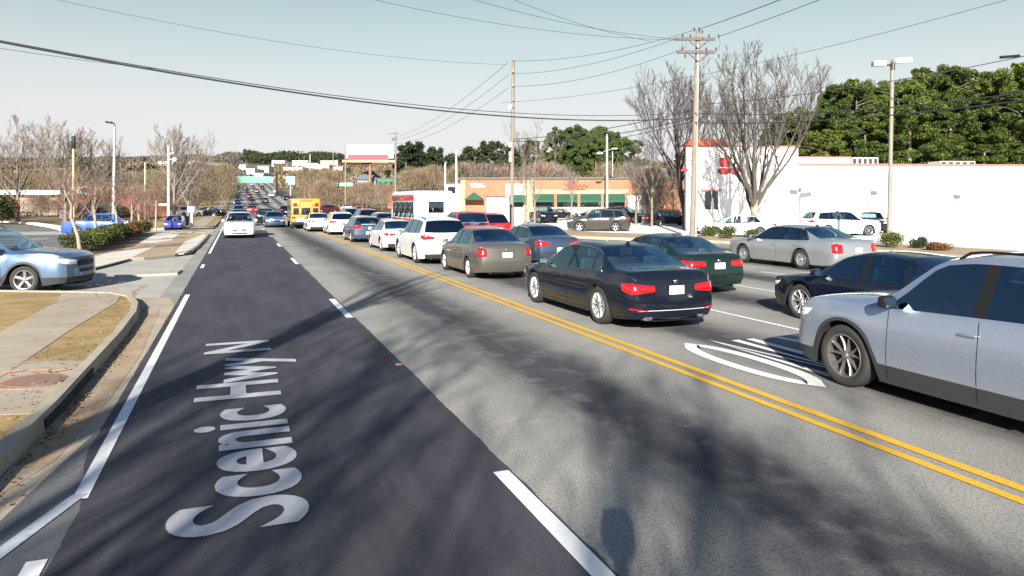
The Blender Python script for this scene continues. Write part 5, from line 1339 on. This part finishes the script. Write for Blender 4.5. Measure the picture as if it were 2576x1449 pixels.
d = 260; x, y = A(731, d); root = empty('pylon_sign', (x, y, prof(y)), -PSI, 'turquoise pylon sign on the right side of the far road', 'sign'); zz = Z(454, d) - prof(y)
q = MB(); q.box((0, 0, zz), (3.3, .4, 3.0), mat('turquoise', (.18, .55, .62), .5)); q.box((0, -.22, zz), (1.6, .04, 1.4), MT['white']); q.build('panel', None, root); post(root, 'post', 0, 0, 0, zz - 1.5, .3, MT['steel'])
d = 251; root = empty('sign_gantry', (0, 0, 0), 0, 'green overhead road sign gantry far ahead', 'road sign'); a = Vector(P3(592, 452, d)); b2 = Vector(P3(684, 452, d)); yl = (a + b2) / 2
q = MB(); q.box(tuple(yl), ((b2 - a).length * .96, .2, 2.3), mat('sign_green', (.10, .36, .22), .5), -PSI); q.build('panel', None, root)
q = MB(); q.box((yl.x + .3, yl.y - .16, yl.z + .2), (7.5, .06, .45), mat('sign_pale', (.5, .66, .55), .6), -PSI); q.build('legend', None, root)
for pt in (P3(581, 440, d), P3(696, 440, d)): q = MB(); q.tube([(pt.x, pt.y, prof(pt.y)), (pt.x, pt.y, pt.z + 1)], .35, 8, MT['trim']); q.build('post', None, root, True)
q = MB(); p0, p1 = P3(581, 439, d), P3(696, 441, d); q.tube([p0, p1], .16, 6, MT['trim']); q.build('beam', None, root, True)
d = 62; root = empty('shop_sign_board', (*A(1252, 60), 0), -PSI, 'white shop sign board lettered CVS in front of the plaza', 'sign'); dd = 60
wd = 57 / 1800 * dd; zt, zb = Z(497, dd), Z(548, dd)
q = MB(); q.rbox((0, 0, (zt + zb) / 2 - .3), (wd, .35, zt - zb + .6), .02, MT['white']); q.box((0, 0, zt + .05), (wd + .15, .45, .10), MT['cladding']); q.build('panel', None, root)
RC = mat('sign_red', (.60, .03, .04), .6)
text_map('lettering', 'CVS', lambda u, v: Vector((-.36 + .95 * u, -.18, Z(536.5, dd) + .38 * v)), RC, root)
q = MB()
for (x0, x1, vv) in ((-.52, -.02, 514), (.14, .50, 514), (-.42, -.12, 519), (.18, .38, 519)): q.box(((x0 + x1) / 2, -.18, Z(vv, dd)), (x1 - x0, .01, .09), mat('faded_text', (.42, .42, .44), .7))
q.build('faded_line', None, root)
# street name sign + signals on a span wire
d = 140; root = empty('street_name_sign', tuple(P3(871, 464, d)), -PSI, 'green street name sign hanging over the junction', 'street sign'); q = MB(); q.box((0, 0, 0), (2.6, .08, .65), mat('name_green', (.13, .50, .34), .5)); q.build('panel', None, root); q = MB(); q.box((-.1, -.05, 0), (1.9, .02, .22), MT['white']); q.build('legend', None, root)
q = MB(); q.tube([(0, 0, .3), (0, 0, 1.3)], .03, 5, MT['trim']); q.build('hanger', None, root)
for u, lab in ((849, 'traffic signal left of the green street name sign'), (895, 'traffic signal right of the green street name sign')):
    root = empty('traffic_signal', tuple(P3(u, 462, d)), -PSI, lab, 'traffic light'); q = MB(); q.rbox((0, 0, 0), (.45, .4, 1.3), .06, MT['trim']); q.build('housing', None, root, True)
    for k, cc in enumerate(((.3, .02, .02), (.35, .22, .02), (.03, .4, .2))): q = MB(); q.lathe([(0, .03), (.13, .02), (.14, 0)], 12, mat('lens', cc, .3), Matrix.Translation((0, -.2, .4 - .4 * k)) @ Matrix.Rotation(math.pi / 2, 4, 'X')); q.build('lens', None, root, True)
    q = MB(); q.tube([(0, 0, .6), (0, 0, 1.5)], .03, 5, MT['trim']); q.build('hanger', None, root)
# ---------------------------------------------------------------- poles
M_POLE = mat('weathered_pole', (.19, .16, .125), .9, var=.4, vscale=1.2, bmp=.4, bscale=10); M_POLEP = mat('pale_pole', (.55, .53, .48), .8, var=.15, vscale=1); M_INS = mat('insulator', (.07, .06, .06), .4); M_ARM = mat('cross_arm', (.105, .09, .085), .9, var=.3)
def pole(name, u, vt, d, r, label, m=None, lean=0, arms=(), cat='utility pole', rt=.7):
    x, y = A(u, d); z0 = terr(x, y) - .1; root = empty(name, (x, y, z0), -PSI, label, cat); h = Z(vt, d) - z0
    q = MB(); q.tube([(0, 0, 0), (lean * .5, 0, h * .5), (lean, 0, h)], [r, r * .85, r * rt], 12, m or M_POLE); q.build('mast', None, root, True)
    return root, h
root, h = pole('utility_pole', 1741, 76, 45, .19, 'tall utility pole with two cross arms and insulators beside the bare trees', lean=.37)
def zz(v, d): return Z(v, d) - root.location.z
for v_, x0, x1 in ((99, -1.17, 1.38), (132, -1.0, 1.38)):
    q = MB(); z_ = zz(v_, 45); q.box(((x0 + x1) / 2 + .3 - .28, -.16, z_), (x1 - x0, .16, .19), M_ARM); q.build('cross_arm', None, root)
    for sx in (-1, 1):
        q = MB(); q.tube([(.35 + sx * .75, -.22, z_ - .03), (.35, -.22, z_ - .62)], .045, 5, M_ARM); q.build('brace', None, root)
for (u_, v_) in ((1716, 92), (1735, 93), (1757, 76), (1782, 93), (1806, 93), (1716, 124), (1722, 143), (1800, 126), (1806, 143), (1775, 126), (1745, 76), (1765, 82)):
    q = MB(); X = (u_ - 1741) / 1800 * 45; z_ = zz(v_, 45)
    q.lathe([(0, .17), (.035, .16), (.06, .11), (.035, .08), (.065, .03), (.03, -.02), (.02, -.12), (0, -.12)], 8, M_INS, Matrix.Translation((X, -.16, z_ - .03))); q.build('insulator', None, root, True)
q = MB()
for u_, v0, v1 in ((1712, 95, 130), (1806, 95, 128), (1722, 100, 124)): q.tube([((u_ - 1741) / 40, -.2, zz(v0, 45)), ((u_ - 1741) / 40 + .05, -.3, zz((v0 + v1) / 2, 45)), ((u_ - 1741) / 40, -.2, zz(v1, 45))], .012, 4, MT['trim'])
q.tube([(.21, -.17, .2), (.28, -.19, h * .5), (.34, -.17, h * .93)], .035, 6, M_POLEP); q.build('riser', None, root, True)
root, h = pole('utility_pole', 1287, 152, 62, .19, 'plain tall utility pole rising by the white shop sign board', lean=.15)
q = MB(); 
for v_ in (180, 216, 252, 268): q.box((.12, -.2, zz(v_, 62)), (.16, .18, .22), M_INS)
for v_ in (270, 365, 388, 402): q.box((-.12, -.18, zz(v_, 62)), (.22, .14, .4), M_POLEP)
q.build('fitting', None, root)
root, h = pole('utility_pole', 995, 331, 120, .19, 'utility pole beside the right end of the billboard')
q = MB(); q.box((-.3, 0, zz(336, 120)), (1.6, .1, .12), M_ARM); q.box((-.2, 0, zz(350, 120)), (.9, .1, .5), M_ARM); q.build('cross_arm', None, root)
pole('utility_pole', 869, 364, 147, .2, 'utility pole rising behind the green street name sign')
pole('utility_pole', 838, 377, 240, .2, 'thin far pole left of the billboard'); pole('utility_pole', 780, 388, 230, .16, 'pale thin pole above the school bus', M_POLEP)
for u_, v_, d_ in ((765, 392, 420), (752, 396, 520), (720, 400, 600)): o = pole('utility_pole', u_, v_, d_, .2, 'tiny far pole against the dark treeline')[0]; o['group'] = 'tiny far poles'
pole('concrete_pole', 1149, 377, 70, .13, 'slim white pole just left of the brick plaza', M_POLEP, lean=-.05); pole('concrete_pole', 1120, 410, 75, .12, 'shorter white pole left of the slim white pole', M_POLEP)
root, h = pole('light_pole', 1527, 338, 90, .16, 'parking light pole with two flat lamp heads in front of the plaza', M_POLEP)
for sx in (-1, 1):
    q = MB(); q.tube([(0, 0, zz(377, 90)), (sx * .75, 0, zz(375 if sx > 0 else 386, 90))], .04, 6, MT['steel']); q.rbox((sx * .95, 0, zz(374 if sx > 0 else 386, 90)), (.75, .4, .16), .04, M_POLEP); q.build('lamp_head', None, root, True)
pole('utility_pole', 1541, 380, 100, .10, 'thin grey pole right of the parking light pole', MT['steel'])
# big twin-head parking light
root, h = pole('light_pole', 2236, 160, 39.8, .125, 'tall tan light pole with twin box lamp heads at the white building', mat('tan_pole', (.20, .175, .145), .6, var=.15, vscale=2), lean=.20, rt=.85)
M_LH = mat('lamp_head_tan', (.52, .46, .38), .5, var=.08)
for (u_, v_, w_, rz_) in ((2211, 161, .68, -.15), (2268, 153, 1.0, .15)):
    q = MB(); q.rbox(((u_ - 2236) / 1800 * 39.8, 0, zz(v_, 39.8)), (w_, .5, .30), .05, M_LH, M=Matrix.Rotation(rz_, 3, 'Z') @ Matrix.Rotation(-.10 if u_ > 2236 else .03, 3, 'Y')); q.build('lamp_head', None, root, True)
q = MB(); q.rbox((.20, 0, zz(168, 39.8)), (.20, .2, .42), .03, MT['trim']); q.box((-.05, 0, zz(164, 39.8)), (.5, .08, .08), MT['trim']); q.build('bracket', None, root)
q = MB(); q.box((0, 0, .25), (.55, .55, .5), MT['white']); q.build('footing', None, root)
x, y = A(2315, 41); q = MB(); q.tube([(0, 0, 0), (0, 0, 2.3)], .055, 8, mat('pinkish_post', (.42, .30, .26), .7)); o = q.build('bollard_post', None, None, True); o.location = (x, y, 0); tag(o, 'thin pinkish post against the white wall right of the light pole', 'post')
x, y = A(1797, 50); q = MB(); q.tube([(0, 0, 0), (-.15, 0, 2.6)], .05, 8, M_POLE); o = q.build('guy_stake', None, None, True); o.location = (x, y, 0); tag(o, 'short brown stake below the window of the white building', 'post')
# left lamps
root, h = pole('street_lamp', 285, 318, 60, .15, 'silver street lamp with dark hooked head', MT['steel'], lean=.12, cat='street lamp', rt=.6)
q = MB(); q.tube([(.12, 0, h - .1), (.10, 0, h + .22), (-.1, 0, h + .36), (-.22, 0, h + .36)], .05, 8, MT['trim']); q.rbox((-.36, 0, h + .34), (.55, .3, .15), .06, MT['trim'], M=Matrix.Rotation(.15, 3, 'Y')); q.build('lamp_head', None, root, True)
root, h = pole('street_lamp', 424, 366, 75, .15, 'white pole with small round lamps beside the grey bare tree', M_POLEP, cat='street lamp')
q = MB(); q.tube([(0, 0, zz(390, 75)), (.35, 0, zz(388, 75))], .04, 6, MT['steel']); q.rbox((.42, 0, zz(386, 75)), (.4, .3, .14), .05, M_POLEP); q.build('lamp_head', None, root, True)
q = MB(); q.lathe([(0, .25), (.2, .2), (.27, 0), (.2, -.16), (0, -.2)], 12, MT['white'], Matrix.Translation((.62, 0, zz(402, 75)))); q.tube([(0, 0, zz(400, 75)), (.6, 0, zz(402, 75))], .03, 5); q.build('round_lamp', None, root, True)
q = MB(); q.box((-.6, 0, zz(515, 75)), (.8, .05, .22), MT['white']); q.build('street_blade', None, root)
root, h = pole('utility_pole', 185, 336, 66, .13, 'thin tan utility pole between the two grey bare trees', mat('tan_wood', (.36, .31, .19), .9, var=.2)); q = MB(); q.rbox((0, 0, h - .8), (.28, .28, 1.2), .06, MT['trim']); q.build('transformer', None, root, True)
pole('utility_pole', 365, 408, 82, .12, 'short tan pole right of the silver street lamp', mat('tan_wood2', (.42, .33, .24), .9, var=.2))
x, y = A(483, 62); root = empty('mail_post', (x, y, prof(y)), -PSI, 'white boxed post on the far verge', 'post'); q = MB(); q.box((0, 0, .7), (.16, .16, 1.4), MT['white']); q.rbox((0, 0, 1.65), (.55, .4, .5), .05, MT['white']); q.build('box', None, root, True)
x, y = A(447, 66); root = empty('utility_cabinet', (x, y, .1), -PSI, 'dark green utility cabinet at the end of the hedge', 'cabinet'); q = MB(); q.rbox((0, 0, .45), (1.7, 1.0, .9), .05, mat('cabinet_green', (.02, .03, .025), .6)); q.build('cabinet_body', None, root, True)
# ---------------------------------------------------------------- wires
M_WIRE = mat('wire', (.035, .04, .05), .6)
def wire(a, b, sag, r, label, n=26):
    p0, p1 = P3(*a), P3(*b); pts = []
    for i in range(n + 1):
        t = i / n; p = p0.lerp(p1, t); p.z -= sag * 4 * t * (1 - t); pts.append(p)
    q = MB(); q.tube(pts, r, 5, M_WIRE); o = q.build('cable', None, None, True); return tag(o, label, 'cable', 'overhead cables')
wire((-120, 82, 19), (1745, 296, 44.6), .95, .032, 'heaviest black cable sweeping from the left edge to the cross arm pole')
wire((-120, 79, 19.2), (1745, 281, 44.7), 1.0, .016, 'thin cable just above the heaviest black cable')
wire((-60, 112, 25), (420, 176, 28), .05, .010, 'short faint cable joining the heavy cable at far left')
wire((100, -10, 40), (1276, 163, 62), .75, .012, 'long faint cable crossing the upper left sky'); wire((900, -10, 35), (1712, 100, 45), .5, .012, 'faint cable entering at the top centre')
wire((1160, -10, 34), (1716, 99, 45), .35, .012, 'faint cable entering right of the top centre'); wire((1270, -10, 34), (1640, 104, 43), .25, .011, 'second faint cable entering right of the top centre')
wire((1757, 74, 45), (2050, -35, 30), .05, .022, 'black cable leaving the pole top towards the top edge'); wire((1808, 92, 45), (2150, -35, 32), .05, .018, 'cable leaving the right end of the upper cross arm'); 
wire((1287, 153, 62), (1750, 75, 45), .55, .016, 'uppermost cable between the two tall poles'); wire((1287, 186, 62), (1716, 92, 45), .55, .016, 'middle cable between the two tall poles'); wire((1287, 217, 62), (1716, 124, 45), .6, .016, 'lowest thin cable between the two tall poles')
wire((1262, 258, 64), (2620, -25, 30), .9, .013, 'faint cable rising rightwards across the sky behind the bare trees')
wire((1287, 350, 62), (1770, 270, 48), .4, .03, 'dark cable left of the bare trees'); wire((1770, 262, 48), (2640, 128, 33), .35, .022, 'cable above the lamp heads at the right'); q = MB(); p = P3(2540, 143, 34.5); q.tube([p + Vector((-.45, .15, -.03)), p + Vector((.4, -.2, .04))], .07, 8, MT['trim']); tag(q.build('splice_case', None, None, True), 'dark splice case hanging on the right cable', 'splice case')
wire((1288, 355, 62), (1745, 296, 45), .5, .03, 'dark cable from the plain pole to the cross arm pole'); wire((1535, 350, 60), (1745, 305, 45), .1, .022, 'short dark cable dropping behind the purple tree')
wire((1745, 284, 45), (2660, 222, 24), .40, .024, 'grey cable in front of the pines'); wire((1745, 308, 45), (2660, 242, 24), .35, .028, 'black cable just below the grey cable before the pines')
wire((995, 345, 120), (1280, 155, 62), 1.0, .018, 'faint far cable down to the billboard pole'); wire((995, 352, 120), (1280, 188, 62), 1.1, .018, 'second faint far cable down to the billboard pole'); wire((995, 360, 120), (1280, 220, 62), 1.2, .018, 'third faint far cable down to the billboard pole')
# ================================================================ trees
# two big bare trees on the right
MT['bark_mid'] = mat('bark_mid', (.25, .22, .17), .9, var=.35, vscale=2.5, bmp=.4, bscale=14); MT['branch_grey'] = mat('branch_grey', (.072, .062, .052), .9, var=.4, vscale=1.5)
t = make_bare('bare_tree', 11, 11.8, MT['bark_mid'], MT['branch_grey'], spread=.50, fork=.12, nmain=12, r0=.30, low=2.1, sub=(8, 6, 6), twigr=.017, upright=.75)
x, y = A(1898, 47.6); t.location = (x, y, 0); tag(t, 'large bare tree with pale bark in front of the white building', 'tree')
t = make_bare('bare_tree', 4, 13.0, MT['bark_dark'], MT['twig_p'], spread=.60, fork=.26, nmain=13, r0=.24, sub=(8, 6, 5), twigr=.018, upright=.75, lean=(-.5, .2))
x, y = A(1727, 60); t.location = (x, y, 0); tag(t, 'purple grey bare tree with a dark trunk left of the cross arm pole', 'tree')
# saplings before the plaza
for i, (u, d, h, lab) in enumerate(((1322, 66, 5.6, 'slim bare sapling just right of the plain utility pole'), (1345, 68, 9.6, 'tall bare sapling before the first awning'), (1437, 75, 5.5, 'bare sapling with pale trunk between two awnings'), (1600, 72, 7.5, 'brown bare sapling at the right end of the awnings'), (1640, 66, 8.5, 'tan bare tree beside the purple bare tree'))):
    t = make_bare('bare_sapling', 20 + i, h, MT['bark'], MT['twig'], spread=.4, fork=.25, nmain=7, r0=.10, sub=(5, 5, 3), twigr=.014); x, y = A(u, d); t.location = (x, y, 0); tag(t, lab, 'tree')
# shadow casting street trees behind the viewpoint
SH = [(-6.3, -1.2, 11.4, 31, .24, .30), (-7.6, -8.0, 9.6, 32, .2, .6), (-6.6, -12.4, 9.8, 33, .2, .6)]
labs = ['slender bare street tree on the near left verge', 'bare verge tree behind the camera car', 'bare verge tree farthest back along the kerb']
for (x, y, h, sd, r0, sp_), lab in zip(SH, labs):
    t = make_bare('bare_tree', sd, h, MT['bark'], MT['twig'], spread=sp_, fork=.2 if sp_ > .4 else .6, nmain=8 if sp_ > .4 else 4, r0=r0, sub=(6, 6, 4) if sp_ > .4 else (3, 3, 2), twigr=.013, upright=.6); t.location = (x, y, 0); tag(t, lab, 'tree')
# grey bare trees on the left
for i, (u, d, h, lab) in enumerate(((45, 82, 11.3, 'leftmost grey bare tree'), (165, 80, 10.6, 'grey bare tree left of the thin tan pole'), (232, 84, 10.2, 'grey bare tree between the thin tan pole and the silver street lamp'), (438, 84, 10.6, 'grey bare tree behind the white pole with lamps'), (474, 95, 9.4, 'low grey bare tree right of the white pole with lamps'))):
    t = make_bare('bare_tree', 50 + i, h, MT['twig'], MT['twig'], spread=.6, fork=.2, nmain=11, r0=.2, sub=(7, 6, 5), twigr=.020, upright=.7); x, y = A(u, d); t.location = (x, y, 0); tag(t, lab, 'tree')
# crape myrtles by the hedge
for i, (u, v, h, lab) in enumerate(((203, 648, 3.7, 'leaning pale multi stem myrtle at the start of the hedge'), (241, 622, 3.4, 'second pale stemmed myrtle along the hedge'), (296, 604, 3.6, 'thin russet myrtle in front of the blue pickup cab'), (330, 596, 3.5, 'fourth russet myrtle along the hedge'), (352, 590, 3.5, 'fifth russet myrtle along the hedge'), (392, 582, 3.8, 'last russet myrtle at the far end of the hedge'))):
    x, y = G(u, v); t = make_bare('myrtle', 70 + i, h, MT['bark_mid'], MT['redtwig'] if 'redtwig' in MT else MT.setdefault('redtwig', mat('russet_twig', (.17, .105, .078), .9, var=.3)), spread=.55, fork=.42, nmain=8, r0=.07, sub=(5, 5, 3), twigr=.009, upright=.7, lean=(-.35 if i == 0 else rg.uniform(-.15, .15), .1)); t.location = (x, y, .1); tag(t, lab, 'tree')
# hedge and bushes
def shrub(u, v, w, h, m, lab, group=None, seed=0, d=None, n=2200, q=.045):
    x, y = G(u, v) if d is None else A(u, d); me = shrub_mesh(seed, w, h, n, q); me.materials.clear(); me.materials.append(m)
    o = mkobj('shrub', me, None, (x, y, max(0, terr(x, y)) + .06)); return tag(o, lab, 'bush', group)
for i in range(15):
    f = i / 14; y = 36.2 + f * 21; x = -6.45 + .35 * math.sin(i * 2.1); m = [MT['shrub_dk'], MT['shrub'], MT['shrub_dk']][i % 3] if i < 7 else [MT['shrub_br'], MT['shrub_dk'], MT['shrub_br']][i % 3]
    me = shrub_mesh(100 + i, 1.9, .98, 1500, .065); me.materials.clear(); me.materials.append(m); o = mkobj('hedge_bush', me, None, (x, y, .1)); tag(o, 'dense hedge bush in the row along the left car park', 'bush', 'hedge row along the left car park')
shrub(1790, 598, 1.7, .85, MT['shrub'], 'round green bush left of the two by the big bare tree', seed=1); shrub(1836, 604, 1.7, .85, MT['shrub'], 'round green bush right of its neighbour by the big bare tree', seed=2)
shrub(1895, 598, 1.3, .6, MT['shrub'], 'low green bush at the foot of the big bare tree', seed=6)
shrub(2238, 628, 1.6, .85, MT['shrub'], 'green bush at the foot of the twin head light pole', seed=3); shrub(2312, 630, .8, .6, MT['shrub_dk'], 'small dark bush by the thin pinkish post', seed=4); shrub(2360, 636, 1.3, .45, MT['shrub_br'], 'low brown plant right of the thin pinkish post', seed=5)
for i, (u, d, w, h, k) in enumerate(((815, 118, 5, 2.2, 'shrub'), (850, 112, 5, 1.8, 'shrub'), (870, 108, 4, 1.6, 'shrub_br'), (925, 104, 5, 3, 'shrub_dk'), (960, 96, 5, 3.4, 'shrub_dk'), (890, 120, 6, 3.8, 'shrub_br'), (15, 112, 5, 2.2, 'shrub'), (70, 104, 6, 2.4, 'shrub_dk'), (110, 98, 4, 1.8, 'shrub'), (150, 92, 4, 2, 'shrub_br'), (195, 80, 4, 2.6, 'shrub_br'), (230, 76, 4, 2.2, 'shrub'), (350, 74, 4, 2.8, 'shrub_br'), (395, 72, 4, 3, 'shrub_dk'), (1700, 92, 3, 1.2, 'shrub'), (1630, 84, 3, 1.0, 'shrub'))):
    shrub(0, 0, w, h, MT[k], 'loose roadside bush in the middle distance', 'loose roadside bushes', 200 + i, d, 900, .16)
# ---------------------------------------------------------------- pines
PV = [pine_meshes(300 + k, 19 + 1.2 * k, 4.1 + .5 * (k % 3), 120, 300, .13) for k in range(5)]
for k, (cm, tm) in enumerate(PV): cm.materials.clear(); cm.materials.append(MT['pine'])
def pine(u, d, s, k, rz, lab, group): x, y = A(u, d); return far_tree('pine_tree', PV[k][0], x, y, s, lab, 'pine tree', group, rz=rz, tm=PV[k][1])
PN = [(1950, 96, .72), (1995, 90, .74), (2045, 88, .82), (2105, 94, .95), (2155, 84, .96), (2205, 92, 1.05), (2262, 84, .98), (2310, 96, 1.10), (2358, 86, 1.12), (2405, 92, 1.12), (2455, 86, .98), (2500, 94, .95), (2548, 82, 1.02), (2600, 88, 1.12), (2660, 80, 1.12), (2080, 76, .66), (2180, 75, .72), (2290, 74, .74), (2390, 75, .76), (2480, 74, .72), (2580, 74, .80), (1975, 80, .58), (2130, 105, 1.0), (2340, 108, 1.1), (2520, 106, 1.1), (2430, 104, 1.05), (2020, 106, .85)]
TOPU = [1900, 1960, 2010, 2060, 2110, 2160, 2200, 2260, 2300, 2350, 2400, 2440, 2475, 2510, 2545, 2576, 2700]; TOPV = [345, 325, 255, 248, 212, 192, 186, 200, 168, 152, 158, 185, 228, 195, 150, 130, 130]
for i, (u, d, s) in enumerate(PN):
    vt = float(np.interp(u, TOPU, TOPV)) + (0 if d > 80 else 75) + (i * 37 % 11) * 4.2; k_ = i % 5; x, y = A(u, d); hh = Z(vt, d) - terr(x, y)
    e = far_tree('pine_tree', PV[k_][0], x, y, hh / (19 + 1.2 * k_), 'tall green pine in the row behind the white building', 'pine tree', 'pines behind the white building', rz=i * 1.3, tm=PV[k_][1]); f_ = max(hh / (19 + 1.2 * k_), .85); e.scale = (f_, f_, hh / (19 + 1.2 * k_))
PF = [pine_meshes(400 + k, 18, 4.6, 34, 90, .6, crown0=.18) for k in range(3)]
for cm, tm in PF: cm.materials.clear(); cm.materials.append(MT['pine_far'])
PV2 = [(m_[0].copy(), m_[1]) for m_ in PV[:2]]
M_mid = foliage_mat('pine_needles_mid', (.02, .036, .012), (.05, .078, .02), (.10, .125, .03))
for cm, tm in PV2: cm.materials.clear(); cm.materials.append(M_mid)
for i, (u, d, vt) in enumerate(((1392, 152, 336), (1418, 150, 322), (1448, 148, 318), (1480, 155, 322), (1512, 150, 320), (1530, 158, 332), (1560, 150, 348), (1590, 146, 352), (1460, 140, 350), (1500, 142, 345))):
    x, y = A(u, d); h = Z(vt, d) - terr(x, y); k = i % 2; far_tree('pine_tree', PV2[k][0], x, y, h / (19 + 1.2 * k), 'dark round topped pine behind the brick plaza', 'pine tree', 'pines behind the brick plaza', rz=i * 1.7, tm=PV2[k][1])
for i, (u, d, vt) in enumerate(((1008, 250, 372), (1022, 245, 364), (1040, 248, 362), (1055, 250, 370), (1075, 255, 380), (1098, 250, 376), (1165, 215, 374), (1195, 205, 368), (1228, 200, 362), (1262, 198, 360), (1300, 200, 366), (1338, 200, 360), (1180, 240, 372), (1120, 235, 385))):
    x, y = A(u, d); h = Z(vt, d) - terr(x, y); far_tree('pine_tree', PF[i % 3][0], x, y, h / 18, 'distant dark pine on the right hand slope', 'pine tree', 'distant pines on the right slope', rz=i * 1.1, tm=PF[i % 3][1])
# brown leafless woods (individual trees near, masses beyond)
TC = [twig_cloud(500 + k, 8.5, 10, 1500, .075, 13, mat_=MT[m]) for k, m in enumerate(('brownwood', 'greywood', 'brownwood', 'redwood', 'ridge', 'greywood', 'brownwood'))]
tmb = MB(); tmb.tube([(0, 0, -.3), (.1, 0, 3), (0, .1, 7)], [.17, .12, .05], 6); TMS = tmb.mesh('trunk', MT['twig'])
rg = random.Random(3); k = 0
def wood(us, ds, vts, n, ks, lab, group, w=1.0):
    global k
    for i in range(n):
        u = rg.uniform(*us); d = rg.uniform(*ds); x, y = A(u, d)
        f = (u - us[0]) / (us[1] - us[0]); vt = vts[0] + (vts[1] - vts[0]) * f + rg.uniform(0, 14)
        h = max(3, Z(vt, d) - terr(x, y)); e = far_tree('bare_woodland_tree', TC[rg.choice(ks)], x, y, h / 10, lab, 'tree', group, rz=rg.uniform(0, 6), tm=TMS); e.scale = (h / 10 * w, h / 10 * w, h / 10)
wood((440, 578), (125, 330), (408, 412), 40, (0, 1, 4, 6), 'brown leafless tree in the wood left of the far road', 'brown wood left of the far road', 1.0)
wood((150, 440), (78, 120), (470, 478), 26, (3, 3, 0), 'russet leafless tree behind the left car park', 'russet trees behind the left car park', .9)
wood((-30, 440), (130, 230), (428, 424), 42, (0, 1, 2, 4, 6), 'brown leafless tree in the left middle distance', 'brown trees in the left middle distance', 1.15)
wood((-20, 160), (100, 125), (500, 496), 12, (0, 3), 'low brown tree before the long store', 'low brown trees before the long store', 1.1)
wood((1010, 1150), (190, 240), (420, 412), 12, (0, 2), 'brown leafless tree around the slope houses', 'brown trees around the slope houses', 1.2)
wood((1150, 1700), (120, 170), (408, 405), 40, (0, 2, 3, 4, 5), 'brown leafless tree behind the brick plaza roof', 'brown trees behind the plaza roof', 1.2)
wood((800, 1000), (135, 200), (448, 462), 22, (0, 3), 'brown leafless tree under the billboard', 'brown trees under the billboard', 1.2)
wood((752, 860), (210, 330), (420, 424), 16, (0, 2), 'brown leafless tree right of the far road', 'brown trees right of the far road', 1.2)
wood((1560, 1720), (70, 95), (425, 400), 9, (0, 1), 'tan leafless tree by the right end of the plaza', 'tan trees by the plaza end', .8)
# far masses
def mass(name, us, ds, n, h, q, m, lab, seed, up=.9, asp=3, vcap=None):
    rng = np.random.default_rng(seed); u = rng.uniform(us[0], us[1], n); d = ds[0] + (ds[1] - ds[0]) * rng.random(n) ** .8
    C = np.zeros((n, 3)); l = (u - UC) / F * d; C[:, 0] = l * CS + d * SN; C[:, 1] = d * CS - l * SN
    bumps = .62 + .38 * np.sin(C[:, 0] * .045 + seed) * np.cos(C[:, 1] * .03 + seed * 2) + rng.normal(size=n) * .06
    g = np.array([terr(a, b) for a, b in zip(C[:, 0], C[:, 1])]); C[:, 2] = g + h * bumps * rng.random(n) ** .45
    V, Fq = rnd_quads(C, q, asp, up, seed); o = mkobj(name, fast_mesh(name, V, Fq, [m])); return tag(o, lab, 'wood', kind='stuff')
mass('far_wood', (-60, 585), (230, 620), 42000, 9.5, .9, MT['brownwood'], 'mass of brown leafless woods rising on the left', 1)
mass('far_wood', (-60, 600), (620, 1500), 60000, 12, 1.4, MT['ridge'], 'grey brown wooded ridge on the left horizon', 2)
mass('far_wood', (-60, 470), (300, 520), 5000, 10, 1.2, MT['pine_far'], 'scattered dark evergreens within the left woods', 3, .2, 1.4)
mass('far_wood', (612, 900), (1150, 1500), 16000, 22, 2.6, MT['pine_far'], 'dark evergreen treeline along the far horizon', 4, .3, 1.5)
mass('far_wood', (545, 640), (1700, 2300), 12000, 18, 2.5, MT['ridge'], 'hazy ridge where the road disappears', 5)
mass('far_wood', (690, 1010), (330, 1000), 16000, 7.5, 1.3, MT['brownwood'], 'brown woods between the far shops and the billboard', 6)
mass('far_wood', (980, 1760), (215, 420), 30000, 13, .9, MT['brownwood'], 'brown wooded hillside behind the plaza', 7)
mass('far_wood', (1000, 1900), (260, 420), 9000, 16, 1.3, MT['pine_far'], 'dark evergreen patches on the hillside behind the plaza', 8, .2, 1.4)
mass('far_wood', (1700, 2800), (100, 150), 26000, 13, .7, MT['pine_far'], 'deep green wood behind the tall pines', 9, .2, 1.5)
